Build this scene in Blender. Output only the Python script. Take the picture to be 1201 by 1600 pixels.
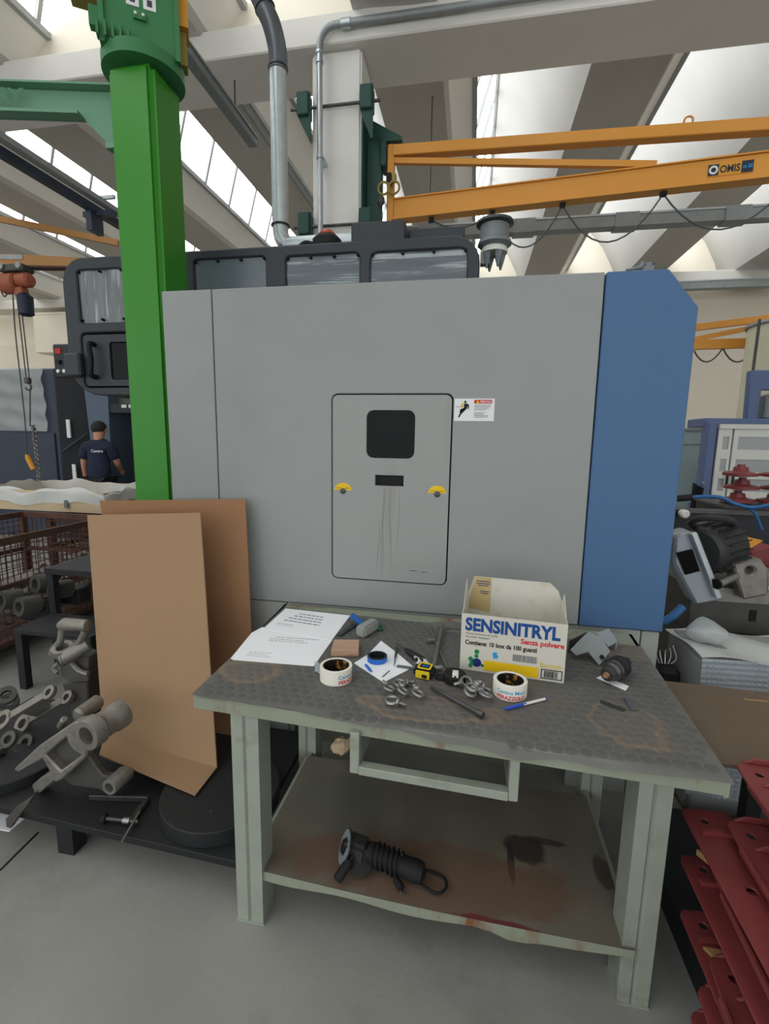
import bpy, bmesh, math, random
from mathutils import Vector as V, Matrix
from mathutils.geometry import delaunay_2d_cdt

for o in list(bpy.data.objects):
    bpy.data.objects.remove(o, do_unlink=True)
SC = bpy.context.scene
COL = SC.collection
PI = math.pi
rnd = random.Random(7)

# ------------------------------------------------------------------ camera
def camera():
    p, r, w = (math.radians(a) for a in (8.738, -0.921, 10.256))
    f = V((-math.sin(w) * math.cos(p), math.cos(w) * math.cos(p), -math.sin(p)))
    rt = V((math.cos(w), math.sin(w), 0))
    dn = f.cross(rt)
    r2 = rt * math.cos(r) + dn * math.sin(r)
    d2 = -rt * math.sin(r) + dn * math.cos(r)
    cd = bpy.data.cameras.new('camera')
    co = bpy.data.objects.new('camera', cd)
    COL.objects.link(co)
    m = Matrix((r2, -d2, -f)).transposed().to_4x4()
    m.translation = V((0, 0, 1.6))
    co.matrix_world = m
    cd.sensor_fit = 'VERTICAL'
    cd.sensor_height = 36.0
    cd.lens = 737.5 / 1600 * 36.0
    cd.clip_start = 0.02
    cd.clip_end = 200
    SC.camera = co
camera()

# ------------------------------------------------------------------ light and exposure
SC.view_settings.view_transform = 'Standard'
SC.view_settings.look = 'None'
SC.view_settings.gamma = 1
SC.view_settings.use_curve_mapping = False
SC.view_settings.exposure = 0.42
SKYLIGHT = 2.7          # brightness of the overcast sky seen through the skylight glass
wd = bpy.data.worlds.new('world')
SC.world = wd
wd.use_nodes = True
wd.node_tree.nodes['Background'].inputs[0].default_value = (0.93, 0.97, 1.0, 1)
wd.node_tree.nodes['Background'].inputs[1].default_value = 1.35

# ------------------------------------------------------------------ materials
def lin(c):
    return tuple(((x / 255) / 12.92 if x / 255 <= .04045 else ((x / 255 + .055) / 1.055) ** 2.4) for x in c)

MATS = {}
def mat(name, rgb, rough=.6, metal=0.0, var=.10, scale=6, bump=0.0, bscale=60, stain_or_glint=None, sscale=3, slo=.55, shi=.68,
        spec=.4, emit=0, alpha=1, trans=0, stretch=(1, 1, 1), ior=1.45):
    m = bpy.data.materials.new(name)
    m.use_nodes = True
    nt = m.node_tree
    b = nt.nodes['Principled BSDF']
    N, L = nt.nodes.new, nt.links.new
    c = (*lin(rgb), 1)
    b.inputs['Roughness'].default_value = rough
    b.inputs['Metallic'].default_value = metal
    b.inputs['Specular IOR Level'].default_value = spec
    b.inputs['IOR'].default_value = ior
    b.inputs['Alpha'].default_value = alpha
    b.inputs['Transmission Weight'].default_value = trans
    tc = N('ShaderNodeTexCoord')
    mp = N('ShaderNodeMapping')
    mp.inputs['Scale'].default_value = stretch
    L(tc.outputs['Object'], mp.inputs[0])
    n1 = N('ShaderNodeTexNoise')
    n1.inputs['Scale'].default_value = scale
    n1.inputs['Detail'].default_value = 5
    L(mp.outputs[0], n1.inputs['Vector'])
    mx = N('ShaderNodeMixRGB')
    mx.inputs[1].default_value = (*[x * (1 - var * 1.6) for x in c[:3]], 1)
    mx.inputs[2].default_value = (*[min(1, x * (1 + var * 1.6)) for x in c[:3]], 1)
    L(n1.outputs[0], mx.inputs[0])
    out = mx.outputs[0]
    if stain_or_glint:
        n2 = N('ShaderNodeTexNoise')
        n2.inputs['Scale'].default_value = sscale
        n2.inputs['Detail'].default_value = 8
        n2.inputs['Roughness'].default_value = .65
        L(mp.outputs[0], n2.inputs['Vector'])
        rp = N('ShaderNodeMapRange')
        rp.inputs[1].default_value = slo
        rp.inputs[2].default_value = shi
        L(n2.outputs[0], rp.inputs[0])
        m2 = N('ShaderNodeMixRGB')
        m2.inputs[2].default_value = (*lin(stain_or_glint), 1)
        L(rp.outputs[0], m2.inputs[0])
        L(out, m2.inputs[1])
        out = m2.outputs[0]
    L(out, b.inputs['Base Color'])
    if bump:
        n3 = N('ShaderNodeTexNoise')
        n3.inputs['Scale'].default_value = bscale
        n3.inputs['Detail'].default_value = 4
        L(mp.outputs[0], n3.inputs['Vector'])
        bp = N('ShaderNodeBump')
        bp.inputs['Strength'].default_value = bump
        bp.inputs['Distance'].default_value = .004
        L(n3.outputs[0], bp.inputs['Height'])
        L(bp.outputs[0], b.inputs['Normal'])
    if emit:
        b.inputs['Emission Color'].default_value = c
        b.inputs['Emission Strength'].default_value = emit
    MATS[name] = m
    return m

mat('concrete_floor', (146, 145, 140), .75, var=.16, scale=2.2, bump=.25, bscale=30, stain_or_glint=(116, 116, 111), sscale=1.3, slo=.5, shi=.75)
mat('roof_concrete', (176, 174, 169), .9, var=.05, scale=1.5, bump=.15, bscale=25)
mat('roof_lit', (236, 233, 227), .9, var=.04, scale=1.5)  # paler copy of the roof concrete, light on the slabs put into its colour
mat('rib_concrete', (194, 190, 183), .9, var=.06, scale=2, stretch=(1, .2, 1))
mat('beam_concrete', (222, 219, 212), .9, var=.05, scale=2, bump=.15, bscale=25)
mat('wall_paint', (230, 221, 206), .9, var=.04, scale=1)
mat('wall_pale', (236, 229, 213), .9, var=.03, scale=1)
mat('pillar_paint', (228, 226, 220), .8, var=.05, scale=3, bump=.1)
mat('sky_glass', (250, 253, 255), .5, var=0, emit=SKYLIGHT)
mat('alu_frame', (165, 168, 168), .5, metal=.2)
mat('panel_grey', (147, 150, 148), .5, var=.025, scale=1.4, bump=.04, bscale=90, stain_or_glint=(136, 138, 135), sscale=.9, slo=.5, shi=.8)
mat('door_grey', (150, 153, 150), .45, var=.02, scale=1.6, stain_or_glint=(138, 138, 130), sscale=6, slo=.6, shi=.8, stretch=(1, 1, .12))
mat('plinth_grey', (160, 163, 158), .55, var=.03)
mat('plinth_dark', (112, 112, 100), .7, var=.15, scale=8)
mat('panel_blue', (72, 106, 146), .5, var=.03, scale=1.5, bump=.03)
mat('black', (14, 14, 15), .6, var=.1)
mat('rubber', (26, 26, 27), .7, var=.1)
mat('black_glass', (10, 11, 12), .2, var=.1, spec=.15)
mat('cabin_dark', (54, 58, 64), .5, var=.04, scale=3)
mat('cabin_edge', (48, 51, 58), .5, var=.04, scale=3)
mat('film', (92, 101, 106), .3, var=.25, scale=3.5, stain_or_glint=(168, 176, 178), sscale=3.2, slo=.53, shi=.60, stretch=(.35, 1, 9), spec=.6)  # pale streaks paint the highlights of the wrinkles into the colour
mat('film_v', (112, 118, 120), .3, var=.25, scale=3.5, stain_or_glint=(176, 182, 184), sscale=3.2, slo=.52, shi=.62, stretch=(9, 1, .5), spec=.6)  # upright pale streaks, likewise fold highlights put into the colour
mat('film_plain', (100, 110, 116), .25, var=.12, scale=1.5, spec=.6)
mat('chrome', (190, 192, 195), .22, metal=1)
mat('yellow_sticker', (232, 190, 20), .5, var=.03)
mat('white_sticker', (226, 228, 228), .5, var=.02)
mat('red_sticker', (196, 32, 36), .5, var=.02)
mat('ink_black', (24, 24, 26), .7, var=0)
mat('ink_grey', (110, 112, 116), .7, var=0)
mat('ink_blue', (26, 74, 140), .7, var=.05)
mat('ink_lightblue', (60, 150, 190), .7, var=.05)
mat('ink_red', (206, 52, 60), .7, var=.05)
mat('ink_gold', (206, 180, 60), .7, var=0)
mat('ink_green', (20, 128, 72), .7, var=0)
mat('ink_navy', (22, 42, 104), .7, var=0)
mat('ink_sky', (36, 150, 208), .7, var=0)
mat('crane_green', (50, 132, 32), .34, var=.03, scale=1.5, bump=.02)
mat('crane_green_dark', (62, 124, 78), .5, var=.04)
mat('arm_green_haze', (108, 152, 124), .5, var=.04)  # green paled and greyed to paint in the haze over the arm
mat('letter_green', (72, 122, 94), .5, var=0)
mat('bracket_green', (40, 74, 66), .5, var=.08)
mat('crane_yellow', (214, 148, 62), .45, var=.04, scale=2)
mat('crane_brown', (176, 128, 74), .55, var=.06, scale=2)
mat('olive', (150, 132, 66), .55, var=.05)
mat('navy', (34, 44, 62), .5, var=.08)
mat('galv', (186, 194, 197), .38, metal=.75, var=.12, scale=14)
mat('galv_dull', (150, 156, 156), .5, metal=.35, var=.12, scale=8)
mat('flex_dark', (104, 108, 114), .4, metal=.5, var=.15)
mat('lamp_grey', (122, 128, 130), .5, metal=.2, var=.05)
mat('cable_grey', (74, 76, 78), .6)
mat('hoist_orange', (158, 88, 62), .5, var=.12, scale=9)
mat('steel', (150, 150, 148), .35, metal=.85, var=.15, scale=15)
mat('steel_dark', (84, 84, 84), .42, metal=.7, var=.2, scale=15)
mat('cast_iron', (136, 132, 125), .46, metal=.5, var=.3, scale=18, bump=.5, bscale=150, stain_or_glint=(92, 88, 82), sscale=9, slo=.52, shi=.72)
mat('cast_dark', (86, 84, 80), .6, metal=.35, var=.2, scale=12, bump=.25, bscale=120)
mat('black_paint', (34, 35, 37), .6, var=.15, scale=10, bump=.1)
mat('bench_paint', (150, 156, 143), .55, var=.10, scale=9, bump=.08, stain_or_glint=(104, 100, 84), sscale=5, slo=.56, shi=.76)
mat('bench_edge', (142, 148, 130), .55, var=.08, scale=5, stain_or_glint=(126, 80, 48), sscale=7, slo=.55, shi=.68, stretch=(1, 1, .3))
mat('cardboard', (158, 128, 98), .85, var=.05, scale=3, bump=.05, bscale=90)
mat('cardboard_edge', (150, 112, 76), .9, var=.12, scale=30)
mat('cardboard_dark', (150, 112, 80), .85, var=.06, scale=3)
mat('paper', (248, 250, 253), .8, var=.01)
mat('wood', (188, 154, 130), .75, var=.25, scale=9, bump=.3, stain_or_glint=(112, 78, 58), sscale=5, slo=.6, shi=.7, stretch=(.4, 1.6, 3))
mat('tape_white', (232, 229, 216), .45, var=.02)
mat('tape_core', (24, 21, 17), .8, var=.2, stain_or_glint=(176, 124, 40), sscale=38, slo=.58, shi=.62)
mat('tape_blue', (44, 108, 200), .5, var=.05)
mat('plastic_blue', (48, 84, 190), .4, var=.05)
mat('handle_blue', (30, 92, 164), .5, var=.08)
mat('plastic_clear', (205, 214, 220), .25, var=.05, alpha=.55, spec=.6)
mat('mallet_grey', (150, 154, 148), .6, var=.08)
mat('tape_yellow', (226, 196, 36), .5, var=.04)
mat('white_plastic', (222, 222, 214), .4, var=.03)
mat('green_plastic', (40, 92, 72), .5, var=.1)
mat('box_card', (206, 202, 190), .8, var=.04, scale=5, stain_or_glint=(186, 172, 140), sscale=6, slo=.6, shi=.75)
mat('box_tape', (190, 168, 118), .45, var=.18, scale=12)
mat('bag_white', (214, 216, 212), .4, var=.06, alpha=.82)
mat('bag_film', (206, 212, 212), .3, var=.1, alpha=.48, spec=.6)
mat('bin_card', (198, 178, 146), .85, var=.08)
mat('rust', (92, 66, 56), .8, var=.25, scale=12, metal=.2)
mat('machine_navy', (56, 64, 80), .5, var=.06, scale=2)
mat('machine_steel_blue', (88, 104, 122), .5, var=.06, scale=2)
mat('machine_dark', (44, 47, 52), .55, var=.1, scale=4)
mat('machine_inside', (104, 100, 94), .6, var=.15, scale=3, stretch=(6, 1, .4))
mat('machine_white', (208, 208, 202), .5, var=.04)
mat('machine_blue', (90, 106, 142), .5, var=.05)
mat('teal_screen', (168, 190, 192), .5, var=.04)
mat('glass_grey', (150, 152, 152), .25, var=.1, scale=5, spec=.6)
mat('tank_cream', (206, 206, 180), .5, var=.04)
mat('red_oxide', (124, 56, 56), .4, var=.14, scale=7, bump=.1)
mat('board_brown', (108, 92, 76), .7, var=.1, scale=5, stain_or_glint=(160, 130, 84), sscale=4, slo=.68, shi=.72, stretch=(.5, 2, 1))
mat('wood_pale', (160, 128, 84), .8, var=.1)
mat('gear_grey', (150, 158, 164), .42, metal=.3, var=.06)
mat('motor_dark', (58, 60, 60), .5, metal=.3, var=.1)
mat('bubble', (150, 158, 163), .3, var=.12, scale=12, alpha=.9, spec=.7)
mat('hose_blue', (46, 104, 160), .4, var=.05)
mat('jeans_black', (30, 31, 35), .85, var=.15)
mat('shirt_navy', (38, 44, 66), .85, var=.1, scale=10)
mat('skin', (196, 142, 116), .6, var=.04)
mat('hair', (44, 38, 34), .7, var=.2, scale=40)
mat('red_lamp', (186, 70, 56), .35, var=.05)
mat('amber', (214, 150, 50), .5, var=.05)
mat('drip', (142, 140, 128), .4, var=.2)

def floor_material():
    m = MATS['concrete_floor']
    nt = m.node_tree
    b = nt.nodes['Principled BSDF']
    N, L = nt.nodes.new, nt.links.new
    src = b.inputs['Base Color'].links[0].from_socket
    geo = N('ShaderNodeNewGeometry')
    n = N('ShaderNodeTexNoise'); n.inputs['Scale'].default_value = 5; n.inputs['Detail'].default_value = 6
    L(geo.outputs['Position'], n.inputs['Vector'])
    # worn-through, darker patches of the screed with a ragged outline
    for (cx, cy, r) in ((-.78, .78, .13), (-.95, .80, .06), (.10, 1.0, .05)):
        d = N('ShaderNodeVectorMath'); d.operation = 'DISTANCE'; d.inputs[1].default_value = (cx, cy, 0)
        L(geo.outputs['Position'], d.inputs[0])
        a = N('ShaderNodeMath'); a.operation = 'MULTIPLY_ADD'; a.inputs[1].default_value = .22
        L(n.outputs[0], a.inputs[0]); L(d.outputs['Value'], a.inputs[2])
        mr = N('ShaderNodeMapRange'); mr.inputs[1].default_value = r + .115; mr.inputs[2].default_value = r + .105
        mr.inputs[3].default_value = 0; mr.inputs[4].default_value = .45
        L(a.outputs[0], mr.inputs[0])
        mx = N('ShaderNodeMixRGB'); mx.inputs[2].default_value = (*lin((78, 76, 73)), 1)
        L(mr.outputs[0], mx.inputs[0]); L(src, mx.inputs[1]); src = mx.outputs[0]
    # pale specks
    v = N('ShaderNodeTexVoronoi'); v.inputs['Scale'].default_value = 9
    L(geo.outputs['Position'], v.inputs['Vector'])
    mr = N('ShaderNodeMapRange'); mr.inputs[1].default_value = .055; mr.inputs[2].default_value = .03
    L(v.outputs['Distance'], mr.inputs[0])
    mm = N('ShaderNodeMath'); mm.operation = 'MULTIPLY'; mm.inputs[1].default_value = .35
    L(mr.outputs[0], mm.inputs[0])
    mx = N('ShaderNodeMixRGB'); mx.inputs[2].default_value = (*lin((160, 160, 154)), 1)
    L(mm.outputs[0], mx.inputs[0]); L(src, mx.inputs[1]); src = mx.outputs[0]
    L(src, b.inputs['Base Color'])
floor_material()

def patched(name, rgb, patches, rough=.7, var=.1, scale=6, bump=.0, bscale=60, nscale=9, namp=.09):
    """base colour with ragged wear patches: (x, y, rx, ry, rgb, ring width or 0, strength) in world x/y"""
    m = mat(name, rgb, rough, var=var, scale=scale, bump=bump, bscale=bscale)
    nt = m.node_tree
    b = nt.nodes['Principled BSDF']
    N, L = nt.nodes.new, nt.links.new
    src = b.inputs['Base Color'].links[0].from_socket
    geo = N('ShaderNodeNewGeometry')
    n = N('ShaderNodeTexNoise'); n.inputs['Scale'].default_value = nscale; n.inputs['Detail'].default_value = 7
    L(geo.outputs['Position'], n.inputs['Vector'])
    for (cx, cy, rx, ry, col, ring, st) in patches:
        s = N('ShaderNodeVectorMath'); s.operation = 'SUBTRACT'; s.inputs[1].default_value = (cx, cy, 0)
        L(geo.outputs['Position'], s.inputs[0])
        q = N('ShaderNodeVectorMath'); q.operation = 'MULTIPLY'; q.inputs[1].default_value = (1 / rx, 1 / ry, 0)
        L(s.outputs[0], q.inputs[0])
        d = N('ShaderNodeVectorMath'); d.operation = 'LENGTH'; L(q.outputs[0], d.inputs[0])
        a = N('ShaderNodeMath'); a.operation = 'MULTIPLY_ADD'; a.inputs[1].default_value = namp * 10; 
        L(n.outputs[0], a.inputs[0]); L(d.outputs['Value'], a.inputs[2])
        k = N('ShaderNodeMath'); k.operation = 'SUBTRACT'; k.inputs[1].default_value = namp * 5 + 1
        L(a.outputs[0], k.inputs[0])
        mr = N('ShaderNodeMapRange')
        if ring:
            ab = N('ShaderNodeMath'); ab.operation = 'ABSOLUTE'; L(k.outputs[0], ab.inputs[0])
            mr.inputs[1].default_value = ring; mr.inputs[2].default_value = ring * .4
            L(ab.outputs[0], mr.inputs[0])
        else:
            mr.inputs[1].default_value = .12; mr.inputs[2].default_value = -.12
            L(k.outputs[0], mr.inputs[0])
        mr.inputs[3].default_value = 0; mr.inputs[4].default_value = st
        mx = N('ShaderNodeMixRGB'); mx.inputs[2].default_value = (*lin(col), 1)
        L(mr.outputs[0], mx.inputs[0]); L(src, mx.inputs[1]); src = mx.outputs[0]
    L(src, b.inputs['Base Color'])
    return m
TAN = (140, 120, 100)
WEAR = [(-.72, 1.42, .10, .07, TAN, .28, .55), (-.72, 1.42, .10, .07, TAN, 0, .2), (-.10, 1.31, .20, .06, TAN, .13, .55), (-.14, 1.30, .16, .06, TAN, 0, .18), (.47, 1.36, .09, .12, TAN, .13, .55), (.50, 1.33, .09, .10, TAN, 0, .2),
        (.55, 1.86, .16, .09, (120, 108, 94), 0, .5), (.05, 1.42, .3, .12, (112, 98, 84), 0, .25), (.3, 1.5, .4, .3, (96, 92, 88), 0, .3)]
patched('mat_rubber', (106, 105, 101), WEAR, rough=.75, var=.12, scale=7, bump=.12, namp=.13)
patched('mat_stud', (94, 94, 91), WEAR, rough=.7, var=.12, scale=7, namp=.13)
patched('shelf_paint', (112, 106, 94), [(.24, 1.52, .075, .06, (52, 46, 42), 0, .9), (.19, 1.46, .012, .075, (48, 42, 40), 0, .9), (.31, 1.56, .07, .015, (56, 50, 46), 0, .8),
        (.49, 1.47, .03, .06, (60, 52, 48), 0, .8), (-.1, 1.36, .5, .12, (110, 76, 54), 0, .55), (.13, 1.235, .14, .02, (110, 40, 42), 0, .9), (-.45, 1.6, .2, .15, (96, 98, 92), 0, .5)],
        rough=.75, var=.16, scale=6, bump=.15, bscale=30, namp=.12, nscale=13)

# ------------------------------------------------------------------ mesh helpers
class MB:
    def __init__(s):
        s.v = []; s.f = []
    def add(s, vs, fs):
        k = len(s.v)
        s.v += [V(p) for p in vs]
        s.f += [tuple(i + k for i in f) for f in fs]
        return s
    def box(s, x0, x1, y0, y1, z0, z1):
        return s.add([(x0, y0, z0), (x1, y0, z0), (x1, y1, z0), (x0, y1, z0), (x0, y0, z1), (x1, y0, z1), (x1, y1, z1), (x0, y1, z1)],
                     [(0, 3, 2, 1), (4, 5, 6, 7), (0, 1, 5, 4), (1, 2, 6, 5), (2, 3, 7, 6), (3, 0, 4, 7)])
    def bar(s, a, b, w, h, up=(0, 0, 1)):
        """a box from a to b, w across, h along up"""
        a, b = V(a), V(b)
        d = (b - a).normalized()
        sd = d.cross(V(up))
        if sd.length < 1e-5: sd = d.cross(V((0, 1, 0)))
        sd.normalize(); u = sd.cross(d)
        c = []
        for p in (a, b):
            for i, j in ((-1, -1), (1, -1), (1, 1), (-1, 1)):
                c.append(p + sd * (i * w / 2) + u * (j * h / 2))
        return s.add(c, [(0, 1, 2, 3), (7, 6, 5, 4), (0, 4, 5, 1), (1, 5, 6, 2), (2, 6, 7, 3), (3, 7, 4, 0)])
    def cyl(s, a, b, r, r2=None, n=16):
        r2 = r if r2 is None else r2
        a, b = V(a), V(b)
        return s.lathe(a, b - a, [(r, 0), (r2, (b - a).length)], n)
    def lathe(s, o, axis, prof, n=24, closed=False):
        """prof: (radius, height along axis); caps are closed with discs unless the profile is a closed loop"""
        o = V(o); ax = V(axis).normalized()
        t = ax.orthogonal().normalized(); u = ax.cross(t)
        k = len(s.v); m = len(prof)
        for r, h in prof:
            for i in range(n):
                a = 2 * PI * i / n
                s.v.append(o + ax * h + (t * math.cos(a) + u * math.sin(a)) * r)
        for j in range(m - 1 + (1 if closed else 0)):
            j2 = (j + 1) % m
            for i in range(n):
                i2 = (i + 1) % n
                s.f.append((k + j * n + i, k + j * n + i2, k + j2 * n + i2, k + j2 * n + i))
        if not closed:
            s.f.append(tuple(k + i for i in reversed(range(n))))
            s.f.append(tuple(k + (m - 1) * n + i for i in range(n)))
        return s
    def tube(s, pts, r, n=8, closed=False):
        pts = [V(p) for p in pts]; m = len(pts); k = len(s.v)
        nrm = None
        for i, p in enumerate(pts):
            if closed: d = pts[(i + 1) % m] - pts[i - 1]
            else: d = pts[min(i + 1, m - 1)] - pts[max(i - 1, 0)]
            d.normalize()
            nrm = d.orthogonal().normalized() if nrm is None else (nrm - d * nrm.dot(d)).normalized()
            u = d.cross(nrm)
            rr = r[i] if isinstance(r, (list, tuple)) else r
            for j in range(n):
                a = 2 * PI * j / n
                s.v.append(p + (nrm * math.cos(a) + u * math.sin(a)) * rr)
        for i in range(m if closed else m - 1):
            i2 = (i + 1) % m
            for j in range(n):
                j2 = (j + 1) % n
                s.f.append((k + i * n + j, k + i * n + j2, k + i2 * n + j2, k + i2 * n + j))
        if not closed:
            s.f.append(tuple(k + j for j in reversed(range(n))))
            s.f.append(tuple(k + (m - 1) * n + j for j in range(n)))
        return s
    def torus(s, c, axis, R, r, n=24, k=8):
        ax = V(axis).normalized(); t = ax.orthogonal().normalized(); u = ax.cross(t); c = V(c)
        return s.tube([c + (t * math.cos(2 * PI * i / n) + u * math.sin(2 * PI * i / n)) * R for i in range(n)], r, k, True)
    def plate(s, outer, holes, o, ax, ay, thick):
        """polygon (with holes) in the plane o + x*ax + y*ay, pushed along ax x ay by thick"""
        o, ax, ay = V(o), V(ax), V(ay); nz = ax.cross(ay).normalized()
        pts = []; edges = []; loops = []
        for lp in [outer] + list(holes):
            k = len(pts); n = len(lp)
            pts += [V((p[0], p[1])) for p in lp]
            edges += [(k + i, k + (i + 1) % n) for i in range(n)]
            loops.append((k, n))
        vs, es, fs, ov, oe, of = delaunay_2d_cdt(pts, edges, [], 1, 1e-7)
        def inside(c, lp):
            r = False; n = len(lp)
            for i in range(n):
                (xa, ya), (xb, yb) = lp[i][:2], lp[(i + 1) % n][:2]
                if (ya > c.y) != (yb > c.y) and c.x < (xb - xa) * (c.y - ya) / (yb - ya) + xa: r = not r
            return r
        fs = [f for f in fs if inside(sum((vs[i] for i in f), V((0, 0))) / len(f), outer) and not any(inside(sum((vs[i] for i in f), V((0, 0))) / len(f), h) for h in holes)]
        k = len(s.v); m = len(vs)
        for h in (0, thick):
            s.v += [o + ax * p[0] + ay * p[1] + nz * h for p in vs]
        mp = {}
        for i, src in enumerate(ov):
            for q in src: mp[q] = i
        for f in fs:
            s.f.append(tuple(k + i for i in reversed(f)))
            s.f.append(tuple(k + m + i for i in f))
        for st, n in loops:
            for i in range(n):
                a, b = mp[st + i], mp[st + (i + 1) % n]
                s.f.append((k + a, k + b, k + m + b, k + m + a))
        return s
    def grid(s, nx, ny, fn):
        k = len(s.v)
        for j in range(ny + 1):
            for i in range(nx + 1):
                s.v.append(V(fn(i / nx, j / ny)))
        for j in range(ny):
            for i in range(nx):
                a = k + j * (nx + 1) + i
                s.f.append((a, a + 1, a + nx + 2, a + nx + 1))
        return s
    def sphere(s, c, rx, ry=None, rz=None, n=14, m=8):
        ry = ry or rx; rz = rz or rx; c = V(c); k = len(s.v)
        s.v.append(c + V((0, 0, -rz)))
        for j in range(1, m):
            ph = -PI / 2 + PI * j / m
            for i in range(n):
                a = 2 * PI * i / n
                s.v.append(c + V((rx * math.cos(a) * math.cos(ph), ry * math.sin(a) * math.cos(ph), rz * math.sin(ph))))
        s.v.append(c + V((0, 0, rz)))
        for i in range(n): s.f.append((k, k + 1 + (i + 1) % n, k + 1 + i))
        for j in range(m - 2):
            for i in range(n):
                a = k + 1 + j * n + i; b = k + 1 + j * n + (i + 1) % n
                s.f.append((a, b, b + n, a + n))
        e = k + 1 + (m - 1) * n
        for i in range(n): s.f.append((e, e - n + i, e - n + (i + 1) % n))
        return s
    def xf(s, M):
        s.v = [M @ p for p in s.v]
        return s
    def mesh(s, name, off=(0, 0, 0), bevel=0, angle=35, seg=1):
        me = bpy.data.meshes.new(name)
        off = V(off)
        me.from_pydata([p - off for p in s.v], [], s.f)
        bm = bmesh.new(); bm.from_mesh(me)
        bmesh.ops.recalc_face_normals(bm, faces=bm.faces)
        if bevel:
            ed = [e for e in bm.edges if len(e.link_faces) == 2 and e.calc_face_angle(0) > .6]
            bmesh.ops.bevel(bm, geom=ed, offset=bevel, segments=seg, affect='EDGES', clamp_overlap=True)
        bm.to_mesh(me); bm.free()
        for p in me.polygons: p.use_smooth = True
        me.set_sharp_from_angle(angle=math.radians(angle))
        return me
    def build(s, name, m, parent=None, bevel=0, label=None, angle=35, kind=None, seg=1):
        wl = V((0, 0, 0))
        if parent is not None:
            q = parent
            while q is not None:
                wl += q.location; q = q.parent
        me = s.mesh(name, wl, bevel, angle, seg)
        me.materials.append(MATS[m] if isinstance(m, str) else m)
        o = bpy.data.objects.new(name, me)
        COL.objects.link(o)
        if parent is not None: o.parent = parent
        if label: o['label'] = label
        if kind: o['kind'] = kind
        return o

def tag(o, label, cat, group=None):
    o['label'] = label; o['category'] = cat
    if group: o['group'] = group
    return o

def thing(name, label, cat, loc=(0, 0, 0), group=None):
    o = bpy.data.objects.new(name, None)
    COL.objects.link(o)
    o.location = loc
    o.empty_display_size = .1
    return tag(o, label, cat, group)

def solo(name, mb, m, label, cat, group=None, bevel=0, angle=35, base=None, seg=1):
    """a thing that is one mesh, with its origin at its base"""
    if base is None:
        zs = min(p.z for p in mb.v); n = len(mb.v)
        c = sum(mb.v, V((0, 0, 0))) / n
        base = (c.x, c.y, zs)
    me = mb.mesh(name, base, bevel, angle, seg)
    me.materials.append(MATS[m])
    o = bpy.data.objects.new(name, me)
    COL.objects.link(o)
    o.location = base
    return tag(o, label, cat, group)

def dup(root, loc=None, label=None, rot=None):
    """copy a thing with its parts and their sub-parts"""
    c = root.copy(); COL.objects.link(c)
    if loc is not None: c.location = loc
    if rot is not None: c.rotation_euler = rot
    if label: c['label'] = label
    for ch in root.children:
        d = ch.copy(); COL.objects.link(d); d.parent = c
        for g in ch.children:
            e = g.copy(); COL.objects.link(e); e.parent = d
    return c

def struct(o):
    o['kind'] = 'structure'
    return o

def lerp(a, b, t): return V(a) * (1 - t) + V(b) * t

def rrect(x0, x1, y0, y1, r, n=5):
    pts = []
    for cx, cy, a0 in ((x1 - r, y0 + r, -90), (x1 - r, y1 - r, 0), (x0 + r, y1 - r, 90), (x0 + r, y0 + r, 180)):
        for i in range(n + 1):
            a = math.radians(a0 + 90 * i / n)
            pts.append((cx + r * math.cos(a), cy + r * math.sin(a)))
    return pts

def circ(x, y, r, n=20, ry=None):
    return [(x + r * math.cos(2 * PI * i / n), y + (ry or r) * math.sin(2 * PI * i / n)) for i in range(n)]

def text_mb(txt, size, bold=0.0, width=None, shear=0.0, thick=.0):
    """flat lettering in the xy plane, baseline at y=0, starting at x=0"""
    cu = bpy.data.curves.new('lettering', 'FONT')
    cu.body = txt; cu.size = size; cu.offset = bold; cu.shear = shear; cu.extrude = thick; cu.resolution_u = 3
    ob = bpy.data.objects.new('lettering', cu)
    COL.objects.link(ob)
    dg = bpy.context.evaluated_depsgraph_get()
    me = bpy.data.meshes.new_from_object(ob.evaluated_get(dg))
    mb = MB()
    mb.v = [v.co.copy() for v in me.vertices]
    mb.f = [tuple(p.vertices) for p in me.polygons]
    bpy.data.objects.remove(ob, do_unlink=True)
    bpy.data.meshes.remove(me)
    if width and mb.v:
        x0 = min(p.x for p in mb.v); x1 = max(p.x for p in mb.v)
        for p in mb.v: p.x = (p.x - x0) * width / (x1 - x0)
    return mb

def frame(o, ax, ay):
    ax = V(ax).normalized(); ay = V(ay); ay = (ay - ax * ay.dot(ax)).normalized()
    M = Matrix((ax, ay, ax.cross(ay))).transposed().to_4x4()
    M.translation = V(o)
    return M

def smooth_path(pts, n=6):
    pts = [V(p) for p in pts]; out = []
    for i in range(len(pts) - 1):
        p0 = pts[max(i - 1, 0)]; p1 = pts[i]; p2 = pts[i + 1]; p3 = pts[min(i + 2, len(pts) - 1)]
        for k in range(n):
            t = k / n
            out.append(.5 * ((2 * p1) + (p2 - p0) * t + (2 * p0 - 5 * p1 + 4 * p2 - p3) * t * t + (3 * p1 - p0 - 3 * p2 + p3) * t ** 3))
    out.append(pts[-1])
    return out

# ------------------------------------------------------------------ the hall
struct(MB().box(-18, 14, -9, 14, -.2, 0).build('floor', 'concrete_floor'))
struct(MB().box(-18, 14, 13.4, 13.6, 0, 4.4).build('wall_back', 'wall_paint'))
struct(MB().box(-18, 14, 13.45, 13.6, 4.4, 8).build('wall_back_upper', 'wall_pale'))
struct(MB().box(-18.2, -18, -9, 14, 0, 8).build('wall_left', 'wall_paint'))
struct(MB().box(14, 14.2, -9, 14, 0, 8).build('wall_right', 'wall_paint'))
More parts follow.
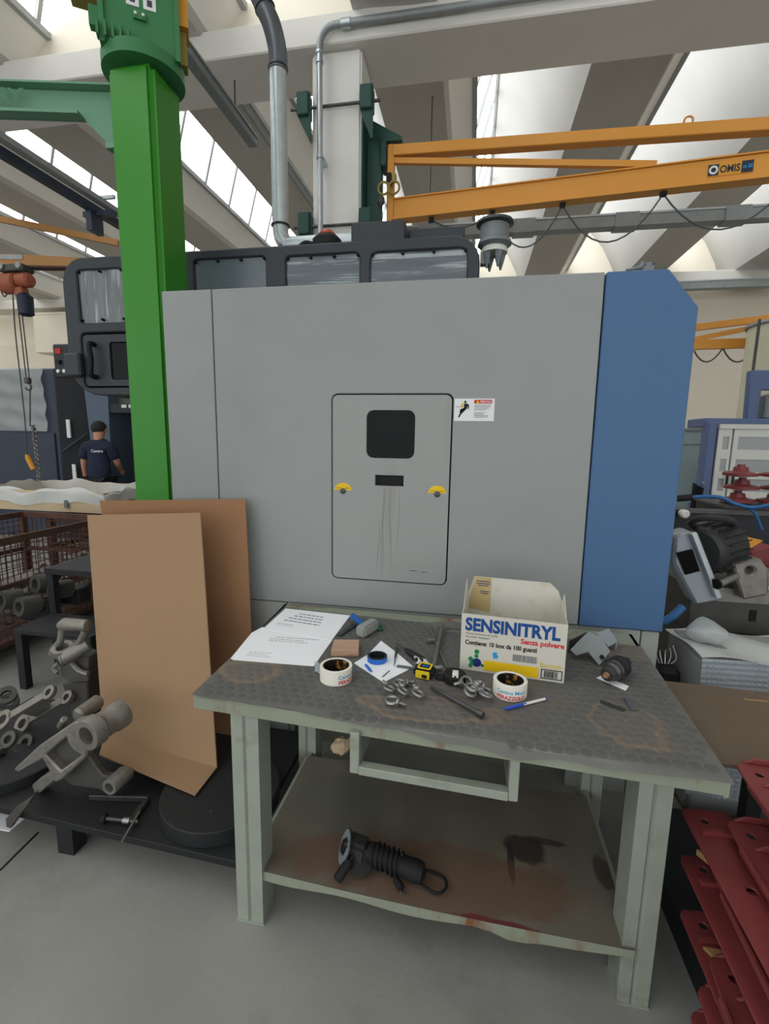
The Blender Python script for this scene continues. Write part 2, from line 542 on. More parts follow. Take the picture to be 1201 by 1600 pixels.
# expansion joint in the floor
struct(MB().bar((-1.65, 1.248, 0.001), (-1.664, 1.421, 0.001), .008, .002).build('trim_1', 'black'))

HH = 3.95; P = .59 * HH; ZS = 5.55
ceil = bpy.data.objects.new('ceiling', None); COL.objects.link(ceil); ceil['kind'] = 'structure'
KS = list(range(-6, 6))
Y0, Y1 = -9.0, 13.45
def profile_solid(pts, th):
    """extrude an open x-z polyline along y, thickened upwards/outwards by th"""
    mb = MB(); n = len(pts)
    nr = []
    for i in range(n):
        a = V(pts[max(i - 1, 0)]); b = V(pts[min(i + 1, n - 1)])
        d = (b - a).normalized(); nn = V((-d.y, d.x))
        if nn.y < 0: nn = -nn
        nr.append(nn)
    ring = [V(p) for p in pts] + [V(pts[i]) + nr[i] * th for i in reversed(range(n))]
    m = len(ring)
    mb.add([(p.x, y, p.y) for y in (Y0, Y1) for p in ring],
           [tuple(range(m)), tuple(range(2 * m - 1, m - 1, -1))] + [(i, (i + 1) % m, m + (i + 1) % m, m + i) for i in range(m)])
    return mb
rib_pts = [(.27 * HH, ZS + .25), (.27 * HH, ZS), (.27 * HH + .12, ZS - .0), (.27 * HH + .55, ZS - .03), (.48 * HH - .05, ZS - .03), (.48 * HH, ZS + .04), (.48 * HH, ZS + .3)]
rib = MB(); m_ = len(rib_pts)
rib.add([(p[0], y, p[1]) for y in (Y0, Y1) for p in rib_pts], [tuple(range(m_)), tuple(range(2 * m_ - 1, m_ - 1, -1))] + [(i, (i + 1) % m_, m_ + (i + 1) % m_, m_ + i) for i in range(m_)])
WLO = (-.0386 * HH, 1.6 + 1.103 * HH); WUP = (.0324 * HH, 1.6 + 1.35 * HH)
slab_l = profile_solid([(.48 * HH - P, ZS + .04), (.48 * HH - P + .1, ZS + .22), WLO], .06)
slab_r = profile_solid([WUP, (.36, 6.80), (.68, 6.42), (.93, 5.95), (.27 * HH, ZS)], .08)
me_rib = rib.mesh('roof_rib'); me_rib.materials.append(MATS['rib_concrete'])
me_l = slab_l.mesh('roof_slab', angle=20); me_l.materials.append(MATS['roof_lit'])
me_r = slab_r.mesh('roof_shell', angle=50); me_r.materials.append(MATS['roof_concrete'])
def child(name, me, parent, loc=(0, 0, 0)):
    o = bpy.data.objects.new(name, me); COL.objects.link(o); o.parent = parent; o.location = loc
    return o
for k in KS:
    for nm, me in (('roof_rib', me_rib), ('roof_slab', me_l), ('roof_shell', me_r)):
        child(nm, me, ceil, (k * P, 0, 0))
# skylight rows: panes between slanted glazing bars
PW = .82
dz = WUP[1] - WLO[1]; dx = WUP[0] - WLO[0]
pm = MB().add([(WLO[0], .03, WLO[1]), (WLO[0], PW - .03, WLO[1]), (WUP[0], PW - .03, WUP[1]), (WUP[0], .03, WUP[1])], [(0, 1, 2, 3)])
pane_me = pm.mesh('pane'); pane_me.materials.append(MATS['sky_glass'])
bar_me = MB().bar((WLO[0], 0, WLO[1]), (WUP[0], 0, WUP[1]), .06, .05, (0, 1, 0)).mesh('glazing_bar'); bar_me.materials.append(MATS['alu_frame'])
frm = MB().bar((WLO[0], Y0, WLO[1]), (WLO[0], Y1, WLO[1]), .06, .07).bar((WUP[0], Y0, WUP[1]), (WUP[0], Y1, WUP[1]), .06, .07)
frm_me = frm.mesh('frame'); frm_me.materials.append(MATS['alu_frame'])
NP_ = int((Y1 - Y0) / PW)
for n_, k in enumerate(KS[:-1]):
    w = bpy.data.objects.new('window_%d' % (n_ + 1), None); COL.objects.link(w); w['kind'] = 'structure'; w.location = (k * P, 0, 0)
    child('frame', frm_me, w)
    for j in range(NP_):
        child('pane', pane_me, w, (0, Y0 + .1 + j * PW, 0))
        child('glazing_bar', bar_me, w, (0, Y0 + .1 + j * PW, 0))
# main beams across the hall, and the pillar
def beam(y0, y1):
    return struct(MB().box(-18, 14, y0, y1, 5.30, 5.56).build('ceiling_beam', 'beam_concrete', bevel=.012))
struct(MB().box(-18, 14, 5.2, 5.3, 5.56, 7.3).build('wall_infill', 'wall_pale'))
beam(4.91, 5.56); beam(-4.5, -3.8); beam(12.7, 13.3)
struct(MB().box(-1.697, -1.199, 5.0, 5.42, 0, 5.30).build('pillar', 'pillar_paint', bevel=.02, seg=2))

# ------------------------------------------------------------------ grey and blue machine enclosure
YM = 2.12
mc = thing('machining_center', 'large light grey machine enclosure with blue end panel behind the workbench', 'machine', (-.3, 2.5, 0))
DX0, DX1, DZ0, DZ1 = -.631, -.093, .942, 1.796
T_ = .03
def xz_plate(outer, holes, y, th):          # plate in the x-z plane, front face at y, going back by th
    return MB().plate(outer, holes, (0, y + th, 0), (1, 0, 0), (0, 0, 1), th)
xz_plate([(-1.465, .797), (-1.213, .797), (-1.213, 2.271), (-1.465, 2.271)], [], YM, T_).build('side_panel', 'panel_grey', mc, bevel=.003)
xz_plate([(-1.208, .797), (.496, .799), (.491, 2.271), (-1.208, 2.271)], [rrect(DX0 - .006, DX1 + .006, DZ0 - .006, DZ1 + .006, .03)], YM, T_).build('front_panel', 'panel_grey', mc, bevel=.003)
xz_plate([(.501, .799), (.841, .799), (.841, 2.127), (.723, 2.271), (.497, 2.271)], [], YM - .004, T_ + .004).build('blue_panel', 'panel_blue', mc, bevel=.004, label='blue painted end panel with a cut-off top corner')
MB().box(-1.455, .835, YM + T_ + .002, 2.44, .80, 2.12).build('body', 'machine_dark', mc)
MB().box(.829, .841, YM + T_, 2.44, .80, 2.127).build('blue_side', 'panel_blue', mc)
MB().box(-1.465, -1.453, YM + T_, 2.44, .80, 2.271).build('grey_side', 'panel_grey', mc)
MB().box(-1.452, .72, YM + T_ + .002, 2.44, 2.125, 2.268).build('top_cover', 'panel_grey', mc)
# plinth under the panels: closed left and right, an opening between with a rail over it
MB().box(-1.45, -.875, YM + .012, YM + .04, 0, .79).build('plinth', 'plinth_grey', mc, bevel=.003)
xz_plate([(.50, .0), (.76, .0), (.76, .792), (-.87, .792), (-.87, .755), (.62, .755), (.655, .72), (.655, .5), (.5, .5)], [], YM + .012, .028).build('plinth', 'plinth_grey', mc, bevel=.002)
MB().box(.765, .836, YM + .012, YM + .04, 0, .79).build('plinth', 'plinth_grey', mc, bevel=.003)
MB().box(-.874, .75, YM + .10, YM + .12, 0, .79).build('plinth_back', 'plinth_dark', mc)
# small inspection door
dr = bpy.data.objects.new('access_door', None); COL.objects.link(dr); dr.parent = mc
dr.location = V((DX0, YM, DZ0)) - V(mc.location)
slot = [(-.43, 1.39), (-.298, 1.39), (-.298, 1.439), (-.43, 1.439)]
win = rrect(-.472, -.252, 1.516, 1.729, .032)
xz_plate(rrect(DX0, DX1, DZ0, DZ1, .026), [slot, win], YM - .002, .028).build('leaf', 'door_grey', dr, bevel=.002)
MB().plate([(x, z) for x, z in rrect(DX0 - .02, DX1 + .02, DZ0 - .02, DZ1 + .02, .03)], [], (0, YM + .033, 0), (1, 0, 0), (0, 0, 1), .003).build('gasket', 'rubber', dr)
xz_plate([(x, z) for x, z in rrect(-.470, -.254, 1.518, 1.727, .03)], [], YM + .008, .006).build('window_pane', 'black_glass', dr, label='dark inspection window with rounded corners')
MB().box(-.43, -.298, YM + .024, YM + .028, 1.385, 1.445).bar((-.42, YM + .012, 1.395), (-.31, YM + .012, 1.395), .012, .006).build('slot_recess', 'black', dr, label='black recessed finger slot')
for x, z in ((-.581, 1.36), (-.144, 1.361)):
    arc = [(x + .041 * math.cos(math.radians(a)), z + .004 + .034 * math.sin(math.radians(a))) for a in range(0, 181, 15)] + [(x - .018, z + .004), (x, z + .014), (x + .018, z + .004)]
    s_ = xz_plate(arc, [], YM - .0035, .0015).build('lock_sticker', 'yellow_sticker', dr)
    lm = MB().lathe((x, YM - .002, z), (0, -1, 0), [(.0135, 0), (.0135, .004), (.010, .006)], 20).bar((x - .006, YM - .009, z - .004), (x + .006, YM - .009, z + .004), .004, .003, (0, 1, 0))
    lm.build('lock', 'steel_dark', dr)
    for tx, x_ in (('CLOSE', -.032), ('OPEN', .010)):
        text_mb(tx, .0075, width=.022).xf(frame((x + x_, YM - .0042, z + .011), (1, 0, 0), (0, 0, 1))).build('lettering', 'ink_black', dr)
dm = MB()
for x, z0, z1, w in ((-.392, .965, 1.388, .004), (-.385, 1.02, 1.38, .003), (-.355, .98, 1.385, .006), (-.318, 1.1, 1.385, .003), (-.41, 1.0, 1.2, .003)):
    pts = []
    for i in range(9):
        t = i / 8
        pts.append((x + .004 * math.sin(5 * t + x * 60), z1 + (z0 - z1) * t, w * (1 - .4 * t)))
    k = len(dm.v)
    for px, pz, ww in pts: dm.v += [V((px - ww / 2, YM - .0028, pz)), V((px + ww / 2, YM - .0028, pz))]
    dm.f += [(k + 2 * i, k + 2 * i + 1, k + 2 * i + 3, k + 2 * i + 2) for i in range(8)]
dm.build('drip_marks', 'drip', dr)
MB().box(-.26, -.224, YM - .0028, YM - .002, .998, 1.0).box(-.205, -.178, YM - .0028, YM - .002, .994, .996).build('scratch', 'ink_black', dr)
# danger sign
sg = tag(xz_plate([(-.082, 1.685), (.088, 1.685), (.088, 1.78), (-.082, 1.78)], [], YM - .0015, .0015).build('danger_sign', 'white_sticker'), 'small white and red danger sign stuck beside the inspection door', 'sign')
ys = YM - .0025
xz_plate(rrect(.002, .078, 1.759, 1.775, .003), [], ys, .001).build('red_band', 'red_sticker', sg)
text_mb('PERICOLO', .0125, .0002, .048).xf(frame((.028, ys - .0006, 1.7625), (1, 0, 0), (0, 0, 1))).build('lettering', 'white_sticker', sg)
xz_plate([(.010, 1.7615), (.024, 1.7615), (.017, 1.7735)], [], ys - .0004, .001).build('warning_triangle', 'yellow_sticker', sg)
pic = MB()
pic.plate(circ(-.036, 1.766, .005, 14), [], (0, ys + .001, 0), (1, 0, 0), (0, 0, 1), .001)
for poly in ([(-.041, 1.759), (-.026, 1.759), (-.020, 1.753), (-.020, 1.736), (-.024, 1.736), (-.026, 1.75), (-.028, 1.738), (-.050, 1.716), (-.060, 1.7), (-.065, 1.702), (-.058, 1.716), (-.058, 1.727), (-.041, 1.741)],
             [(-.058, 1.734), (-.040, 1.741), (-.036, 1.735), (-.052, 1.729), (-.050, 1.72), (-.055, 1.72)]):
    pic.plate(poly, [], (0, ys + .001 - .0003, 0), (1, 0, 0), (0, 0, 1), .001)
pic.build('pictogram', 'ink_black', sg)
MB().box(-.078, -.052, ys, ys + .001, 1.7445, 1.746).build('arrow', 'ink_black', sg)
xz_plate([(-.054, 1.742), (-.046, 1.742), (-.044, 1.752), (-.048, 1.764), (-.055, 1.752)], [], ys - .0003, .001).build('flash', 'ink_gold', sg)
tl = MB()
for i, w in enumerate((.07, .066, .062, .05, 0, .045, .04, .06, .058)):
    if w: tl.box(.003, .003 + w, ys, ys + .001, 1.7505 - i * .0062, 1.7525 - i * .0062)
tl.build('print', 'ink_grey', sg, kind='stuff')

# ------------------------------------------------------------------ dark cabin behind, over the top of the grey enclosure
YC = 3.0
cb = thing('machine_cabin', 'dark grey machine cabin with rounded corners rising behind the grey enclosure', 'machine', (-1.4, 3.4, 0))
def arc_pts(cx, cz, r, a0, a1, n=6):
    return [(cx + r * math.cos(math.radians(a0 + (a1 - a0) * i / n)), cz + r * math.sin(math.radians(a0 + (a1 - a0) * i / n))) for i in range(n + 1)]
XL, XR, ZT, ZB = -2.83, -.0, 2.79, 1.875
outer = arc_pts(XR - .16, ZT - .16, .16, 0, 90) + arc_pts(XL + .16, ZT - .16, .16, 90, 180) + arc_pts(XL + .24, ZB + .24, .24, 180, 270) + [(-1.55, ZB), (-1.55, 1.2), (XR, 1.2)]
W_ = {'wl': (-2.712, -2.36, 2.365, 2.71), 'w1': (-1.835, -1.335, 2.40, 2.735), 'w2': (-1.20, -.725, 2.35, 2.725), 'w3': (-.655, -.075, 2.33, 2.72)}
dl = (-2.72, -2.2, 1.93, 2.30)
holes = [rrect(*W_['wl'], .03), rrect(*W_['w1'], .03), rrect(*W_['w2'], .03), rrect(*W_['w3'], .05), rrect(*dl, .04)]
xz_plate(outer, holes, YC, .05).build('front_frame', 'cabin_dark', cb, bevel=.008)
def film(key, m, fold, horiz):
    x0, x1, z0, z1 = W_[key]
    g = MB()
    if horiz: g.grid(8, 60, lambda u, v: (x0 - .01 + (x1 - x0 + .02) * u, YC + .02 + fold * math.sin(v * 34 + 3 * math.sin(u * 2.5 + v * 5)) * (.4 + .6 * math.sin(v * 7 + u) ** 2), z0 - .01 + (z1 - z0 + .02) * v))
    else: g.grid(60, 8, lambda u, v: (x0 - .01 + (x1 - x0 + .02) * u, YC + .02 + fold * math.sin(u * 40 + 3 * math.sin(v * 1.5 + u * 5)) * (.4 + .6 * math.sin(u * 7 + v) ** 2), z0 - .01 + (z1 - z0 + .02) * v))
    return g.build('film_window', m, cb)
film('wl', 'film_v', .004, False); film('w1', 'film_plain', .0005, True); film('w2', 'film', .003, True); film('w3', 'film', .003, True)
for key in W_:
    x0, x1, z0, z1 = W_[key]
    for i in range(4 if x1 - x0 > .4 else 3):
        n = 3 if x1 - x0 > .4 else 2
        x = x0 + .01 + (x1 - x0 - .02) * i / n
        for z in (z1 - .012, z0 + .02):
            if z < 2.35 and key != 'wl': continue
            MB().lathe((x, YC - .001, z), (0, -1, 0), [(.009, -.025), (.009, .002), (.006, .006)], 10).build('bolt', 'rubber', cb)
# body shell behind the frame
sh = MB()
pr = arc_pts(XR - .16, ZT - .16, .16, 0, 90) + arc_pts(XL + .16, ZT - .16, .16, 90, 180) + arc_pts(XL + .24, ZB + .24, .24, 180, 270) + [(-1.55, ZB), (-1.55, 0), (XR, 0)]
n = len(pr)
sh.add([(x, y, z) for y in (YC + .05, 3.9) for x, z in pr], [(i, (i + 1) % n, n + (i + 1) % n, n + i) for i in range(n)] + [tuple(range(n, 2 * n))])
sh.build('shell', 'cabin_edge', cb)
# sliding door with handle
dq = bpy.data.objects.new('sliding_door', None); COL.objects.link(dq); dq.parent = cb; dq.location = V((dl[0], YC, dl[2])) - V(cb.location)
xz_plate(rrect(dl[0] + .012, dl[1] - .01, dl[2] + .01, dl[3] - .012, .03), [rrect(-2.50, -2.25, 1.985, 2.235, .02)], YC + .006, .03).build('leaf', 'cabin_dark', dq, bevel=.004)
xz_plate(rrect(-2.495, -2.255, 1.99, 2.23, .018), [], YC + .018, .006).build('pane', 'black_glass', dq)
MB().tube(smooth_path([(-2.615, YC + .01, 2.22), (-2.615, YC - .045, 2.215), (-2.6, YC - .055, 2.13), (-2.6, YC - .055, 2.09), (-2.615, YC - .045, 2.01), (-2.615, YC + .01, 2.0)], 5), .017, 10).build('handle', 'rubber', dq, label='black grab handle')
MB().box(-2.83, -2.70, YC - .05, YC, 2.0, 2.16).build('latch_box', 'cabin_dark', cb, bevel=.012)
# housings on the roof of the cabin
MB().box(-.79, -.455, 3.05, 3.4, ZT, 2.915).build('roof_housing', 'cabin_dark', cb, bevel=.006)
MB().box(-.445, -.10, 3.15, 3.5, ZT, 2.90).build('roof_housing', 'cabin_dark', cb, bevel=.006)
# beacon on the roof
ZQ = ZT
bc = thing('beacon', 'small black beacon with a red dome on the cabin roof', 'beacon', (-1.0, 3.2, ZT))
MB().lathe((-.99, 3.2, ZT), (0, 0, 1), [(.095, .001), (.095, .09), (.07, .115), (.06, .12)], 20).build('base', 'rubber', bc)
MB().lathe((-.99, 3.2, ZT + .12), (0, 0, 1), [(.055, 0), (.055, .01), (.035, .03), (.01, .038)], 20).build('dome', 'red_lamp', bc)
MB().tube(smooth_path([(-1.06, 3.2, ZT + .06), (-1.13, 3.18, ZT + .075), (-1.17, 3.15, ZT + .03)], 5), .018, 8).build('cable_gland', 'rubber', bc)
# round ventilator at the right end of the cabin
vt = thing('extractor', 'grey round extractor with stacked discs and clawed bottom beside the dark cabin', 'extractor', (.082, 3.25, 2.7))
MB().lathe((.082, 3.25, 2.945), (0, 0, 1), [(.06, -.03), (.115, -.012), (.112, .004), (.06, .02), (.02, .024)], 28).build('cap', 'steel_dark', vt)
MB().lathe((.082, 3.25, 2.84), (0, 0, 1), [(.088, 0), (.088, .085)], 28).build('drum', 'lamp_grey', vt)
MB().lathe((.086, 3.25, 2.815), (0, 0, 1), [(.07, -.02), (.105, 0), (.1, .02), (.085, .03)], 28).build('flange', 'lamp_grey', vt)
MB().lathe((.086, 3.25, 2.765), (0, 0, 1), [(.08, 0), (.082, .02), (.074, .034)], 28).build('white_ring', 'white_plastic', vt)
for i in range(4):
    a = i * PI / 2 + .5
    c = V((.086 + .05 * math.cos(a), 3.25 + .05 * math.sin(a), 2.765))
    MB().cyl(c, c + V((.0, .0, -.09)), .03, .006, 8).build('claw', 'lamp_grey', vt)
MB().box(.002, .06, 3.22, 3.28, 2.70, 2.765).build('bracket', 'lamp_grey', vt)
# switch bracket on top of the blue panel
sw = thing('switch_bracket', 'small grey cast bracket with bolts standing on top of the blue panel', 'bracket', (.62, 2.2, 2.271))
MB().box(.645, .695, 2.19, 2.215, 2.268, 2.325).box(.60, .645, 2.17, 2.22, 2.268, 2.29).build('plate', 'lamp_grey', sw, bevel=.004)
MB().tube([(.585, 2.19, 2.298), (.60, 2.19, 2.298), (.64, 2.19, 2.305), (.65, 2.19, 2.32)], [.005, .005, .009, .012], 10).build('lever', 'lamp_grey', sw)
for x, z in ((.653, 2.275), (.687, 2.275), (.653, 2.317), (.687, 2.317)):
    MB().cyl((x, 2.192, z), (x, 2.184, z), .005, n=8).build('bolt', 'steel_dark', sw)

# ------------------------------------------------------------------ green pillar jib crane
gc = thing('pillar_crane', 'tall bright green square pillar crane with round flange left of the grey machine', 'crane', (-1.855, 2.635, 0))
MB().box(-1.99, -1.72, 2.5, 2.77, 0.02, 3.53).build('column', 'crane_green', gc, bevel=.03, seg=3)
MB().box(-2.15, -1.56, 2.46, 2.97, 0, .02).build('base_plate', 'crane_green', gc)
MB().lathe((-1.855, 2.635, 3.53), (0, 0, 1), [(.207, 0), (.207, .065), (.2, .07)], 48).build('flange', 'crane_green_dark', gc)
hd = frame((-1.855, 2.635, 3.60), (math.cos(.55), math.sin(.55), 0), (0, 0, 1))       # local x across the head plate, local y up, local z towards the camera
def hb(x0, x1, y0, y1, z0, z1): return MB().box(x0, x1, y0, y1, z0, z1).xf(hd)
hb(-.19, .19, -.02, .40, .02, .12).build('head_plate', 'crane_green_dark', gc)
hb(-.19, -.165, -.02, .40, .12, .14).build('head_rim', 'crane_green_dark', gc); hb(.165, .19, -.02, .40, .12, .14).build('head_rim', 'crane_green_dark', gc); hb(-.165, .165, .375, .40, .12, .14).build('head_rim', 'crane_green_dark', gc)
for x0 in (-.06, .02):
    t = hb(x0, x0 + .06, .19, .25, .12, .124).build('marking_plate', 'white_sticker', gc)
    hb(x0 + .018, x0 + .042, .205, .235, .124, .125).build('mark', 'steel_dark', t)
hb(-.03, .03, .13, .165, .12, .135).build('lug', 'crane_green_dark', gc)
for x in (-.018, .018): hb(x - .006, x + .006, .142, .154, .135, .145).build('bolt', 'white_sticker', gc)
for i in range(5):
    x = -.2 + i * .035
    hb(x, x + .012, -.01, .06, .12, .17).build('gusset', 'crane_green_dark', gc)
hb(-.24, -.19, .08, .17, .03, .08).build('lug', 'crane_green_dark', gc)
hb(-.15, .17, .34, .75, -.16, .02).build('beam_web', 'navy', gc)
hb(-.34, -.20, .27, .8, -.12, -.02).build('beam_side', 'olive', gc); hb(.19, .235, .18, .8, -.04, .10).build('beam_side', 'amber', gc)
hb(.19, .225, .02, .18, -.02, .06).build('beam_bracket', 'olive', gc)
# arm carrying the lettering, on a mast further back
ga = thing('jib_arm', 'green crane arm with haze painted into its colour and raised lettering reaching left from the green pillar', 'crane', (-1.99, 2.7, 3.0))
A_ = V((-2.005, 2.66, 0)); B_ = V((-3.25, 2.40, 0))
d_ = (B_ - A_).normalized(); L_ = (B_ - A_).length
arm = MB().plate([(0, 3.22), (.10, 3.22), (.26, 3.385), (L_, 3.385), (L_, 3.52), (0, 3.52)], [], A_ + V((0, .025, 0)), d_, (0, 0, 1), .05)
arm.build('arm', 'arm_green_haze', ga, bevel=.004)
MB().bar(A_ + d_ * .25 + V((0, 0, 3.382)), B_ + V((0, 0, 3.382)), .06, .016).build('lower_flange', 'arm_green_haze', ga)
MB().bar(A_ + V((0, 0, 3.525)), B_ + V((0, 0, 3.525)), .06, .01).build('upper_flange', 'arm_green_haze', ga)
nz = V((-d_.y, d_.x, 0)); nz = nz if nz.y < 0 else -nz
for tx, dd0, w_ in (('E', .95, .06), ('EASY', .84, .31)):
    text_mb(tx, .10, .002, w_).xf(frame(A_ + d_ * dd0 + nz * .035 + V((0, 0, 3.415)), -d_, (0, 0, 1))).build('lettering', 'letter_green', ga)
MB().tube(smooth_path([A_ + V((-.06, -.02, 3.24)), A_ + V((-.03, -.03, 3.12)), A_ + V((-.045, -.02, 3.0))], 5), .008, 6).build('cable', 'cable_grey', ga)
MB().bar(A_ + V((-.005, -.05, 3.20)), A_ + V((-.08, -.05, 3.20)), .05, .03).build('stop', 'arm_green_haze', ga)

# ------------------------------------------------------------------ exhaust pipe and conduit by the pillar
ex = thing('exhaust_pipe', 'wide galvanised exhaust pipe rising from the cabin with a dark hose on top', 'pipe', (-1.46, 3.55, ZT))
YP = 3.5
MB().cyl((-1.433, YP, 3.11), (-1.433, YP, 4.13), .059, n=28).build('pipe', 'galv', ex)
el = [(-1.433, YP, 3.13), (-1.433, YP, 3.08), (-1.42, YP, 3.03), (-1.385, YP, 2.995), (-1.32, YP, 2.985), (-.55, YP, 2.985)]
MB().tube(smooth_path(el, 5), .056, 20).build('elbow', 'galv', ex)
MB().tube(smooth_path([(-1.433, YP, 4.11), (-1.435, YP, 4.24), (-1.475, YP, 4.40), (-1.54, YP, 4.54), (-1.60, YP, 4.75), (-1.62, YP, 5.6)], 6), .064, 20).build('hose', 'flex_dark', ex)
MB().box(-.62, -.56, YP - .04, YP + .04, ZT, 2.94).build('support', 'steel_dark', ex)
for z in (4.13, 3.12): MB().torus((-1.433, YP, z), (0, 0, 1), .062, .008, 24, 6).build('clamp', 'steel_dark', ex)
MB().torus((-1.52, YP, 4.50), (-.4, 0, 1), .066, .006, 24, 6).build('clamp', 'steel_dark', ex)
cd_ = thing('conduit', 'slim galvanised conduit running up the white pillar and along the beam', 'conduit', (-1.56, 4.86, 3.6))
YD = 4.86
cpts = [(-1.573, YD, 3.2), (-1.573, YD, 5.20)] + [(-1.573 + .14 * (1 - math.cos(a)), YD, 5.26 + .15 * math.sin(a)) for a in (0, .4, .8, 1.2, 1.57)]
MB().tube([(-1.573, YD, 2.9), (-1.573, YD, 5.22)], .028, 14).build('pipe', 'galv', cd_)
MB().tube([(-1.573, YD, 5.22)] + [(-1.573 + .15 * (1 - math.cos(a)), YD, 5.26 + .15 * math.sin(a)) for a in (0, .3, .6, .9, 1.2, 1.57)] + [(-1.38, YD, 5.41)], .032, 14).build('bend', 'galv_dull', cd_)
MB().tube([(-1.38, YD, 5.41), (.6, YD, 5.41), (6, YD, 5.41)], .034, 14).build('pipe', 'galv_dull', cd_)
for z in (5.2, 5.12, 4.3): MB().cyl((-1.573, YD, z - .012), (-1.573, YD, z + .012), .037, n=14).build('coupling', 'galv', cd_)
MB().cyl((-1.36, YD, 5.41), (-1.27, YD, 5.41), .042, n=14).build('coupling', 'galv', cd_)
MB().box(-1.6, -1.54, YD + .02, 4.997, 4.28, 4.32).build('saddle', 'galv', cd_)

# ------------------------------------------------------------------ yellow wall jib with its green clamp
br = thing('clamp_bracket', 'dark green steel clamp with threaded rods gripping the white pillar', 'bracket', (-1.2, 5.2, 3.6))
for z, x0, x1 in ((4.82, -1.90, -1.0), (3.74, -1.88, -1.0)):
    MB().cyl((x0, 4.95, z - .02), (x1, 4.95, z - .02), .015, n=10).build('rod', 'steel_dark', br)
    for x in (-1.78, -1.148):
        MB().plate([(0, .11), (.13, .11), (.13, -.35), (0, -.10)] if x < -1.5 else [(0, .11), (.12, .11), (.12, -.35), (.10, -.35), (0, -.10)], [], (x - .04, 4.95, z), (1, 0, 0), (0, 0, 1), .02).build('jaw', 'bracket_green', br)
        MB().box(x - .045, x + .075, 4.90, 5.04, z - .10, z + .11).build('jaw_block', 'bracket_green', br, bevel=.01)
MB().box(-1.195, -1.18, 5.0, 5.42, 3.5, 4.7).build('plate', 'bracket_green', br)
MB().box(-1.18, -1.02, 5.16, 5.26, 3.4, 4.62).build('post', 'bracket_green', br, bevel=.01)
MB().plate([(0, 0), (.36, 0), (.36, .03), (.06, .20), (0, .20)], [], (-1.18, 5.30, 4.56), (1, 0, 0), (0, 0, 1), .14).build('head', 'bracket_green', br)
MB().box(-1.03, -.97, 5.12, 5.32, 4.32, 4.56).build('bearing', 'bracket_green', br, bevel=.01)
yj = thing('wall_jib', 'yellow wall-mounted jib crane with triangular arm fixed to the white pillar', 'crane', (-.93, 5.2, 3.6))
MB().box(-.965, -.893, 5.16, 5.24, 3.55, 4.535).build('mast', 'crane_yellow', yj, bevel=.008)
E_ = V((3.1, 4.8, 0)); S_ = V((-.90, 5.2, 0))
MB().bar(S_ + V((0, 0, 4.472)), E_ + V((0, 0, 4.17)), .11, .10).build('top_beam', 'crane_yellow', yj, bevel=.006)
tq = lerp(S_, E_, .60)
MB().bar(S_ + V((0, 0, 4.392)), tq + V((0, 0, 4.045)), .05, .052).build('tie', 'crane_yellow', yj)
web = MB().bar(S_ + V((0, 0, 3.93)), E_ + V((0, 0, 3.925)), .035, .19)
web.build('lower_beam', 'crane_yellow', yj)
MB().bar(S_ + V((0, 0, 3.83)), E_ + V((0, 0, 3.82)), .13, .016).build('lower_flange', 'crane_yellow', yj)
MB().bar(S_ + V((0, 0, 4.03)), E_ + V((0, 0, 4.03)), .07, .012).build('upper_flange', 'crane_yellow', yj)
for t in (.655, .83):
    q = lerp(S_ + V((0, 0, 4.525)), E_ + V((0, 0, 4.225)), t)
    MB().torus(q + V((0, 0, .035)), (.1, 1, 0), .035, .009, 16, 6).build('lifting_eye', 'crane_yellow', yj)
dj = (E_ - S_).normalized(); nj = V((dj.y, -dj.x, 0))
lp = lerp(S_, E_, .70) + nj * .02 + V((0, 0, 3.885))
lg = MB().plate([(0, 0), (.34, 0), (.34, .10), (0, .10)], [], lp, dj, (0, 0, 1), .003).build('name_plate', 'amber', yj)
MB().plate([(.004, .006), (.084, .006), (.084, .094), (.004, .094)], [], lp + nj * .003, dj, (0, 0, 1), .002).build('emblem', 'navy', lg)
MB().plate(circ(.044, .05, .034, 20), [circ(.044, .05, .02, 16)], lp + nj * .005, dj, (0, 0, 1), .002).build('ring', 'white_sticker', lg)
text_mb('OMIS', .08, .002, .15).xf(frame(lp + dj * .092 + nj * .006 + V((0, 0, .022)), dj, (0, 0, 1))).build('lettering', 'navy', lg)
MB().plate([(.252, .004), (.338, .004), (.338, .096), (.252, .096)], [], lp + nj * .003, dj, (0, 0, 1), .002).build('badge', 'navy', lg)
text_mb('cs 50', .04, .001, .07).xf(frame(lp + dj * .262 + nj * .006 + V((0, 0, .038)), dj, (0, 0, 1))).build('lettering', 'ink_sky', lg)
# limit switches and cable coil on the mast
cl = MB().torus((-.985, 5.1, 4.10), (0, 1, .1), .055, .012, 20, 6).torus((-.88, 5.1, 4.10), (0, 1, .1), .055, .012, 20, 6)
cl.build('cable_coil', 'olive', yj)
MB().box(-.96, -.91, 5.09, 5.15, 4.14, 4.24).build('switch', 'rubber', yj, bevel=.006); MB().box(-.905, -.86, 5.09, 5.15, 4.16, 4.23).build('switch', 'olive', yj, bevel=.006)
MB().lathe((-1.01, 5.1, 3.93), (0, 0, 1), [(.01, 0), (.035, .03), (.035, .08), (.02, .10)], 12).build('plug', 'cable_grey', yj)
# festoon cable
fx = [0.10, .25, .41, .62, .86, 1.0]
for i in range(len(fx) - 1):
    a = lerp(S_, E_, fx[i]) + V((0, 0, 3.80)); b = lerp(S_, E_, fx[i + 1]) + V((0, 0, 3.80))
    sag = (.10, .34, .36, .34, .3)[i]
    MB().tube([lerp(a, b, t) - V((0, 0, sag * 4 * t * (1 - t))) for t in [j / 12 for j in range(13)]], .007, 6).build('festoon_cable', 'cable_grey', yj)
    MB().box(a.x - .025, a.x + .025, a.y - .02, a.y + .02, a.z - .02, a.z + .02).build('trolley', 'rubber', yj)

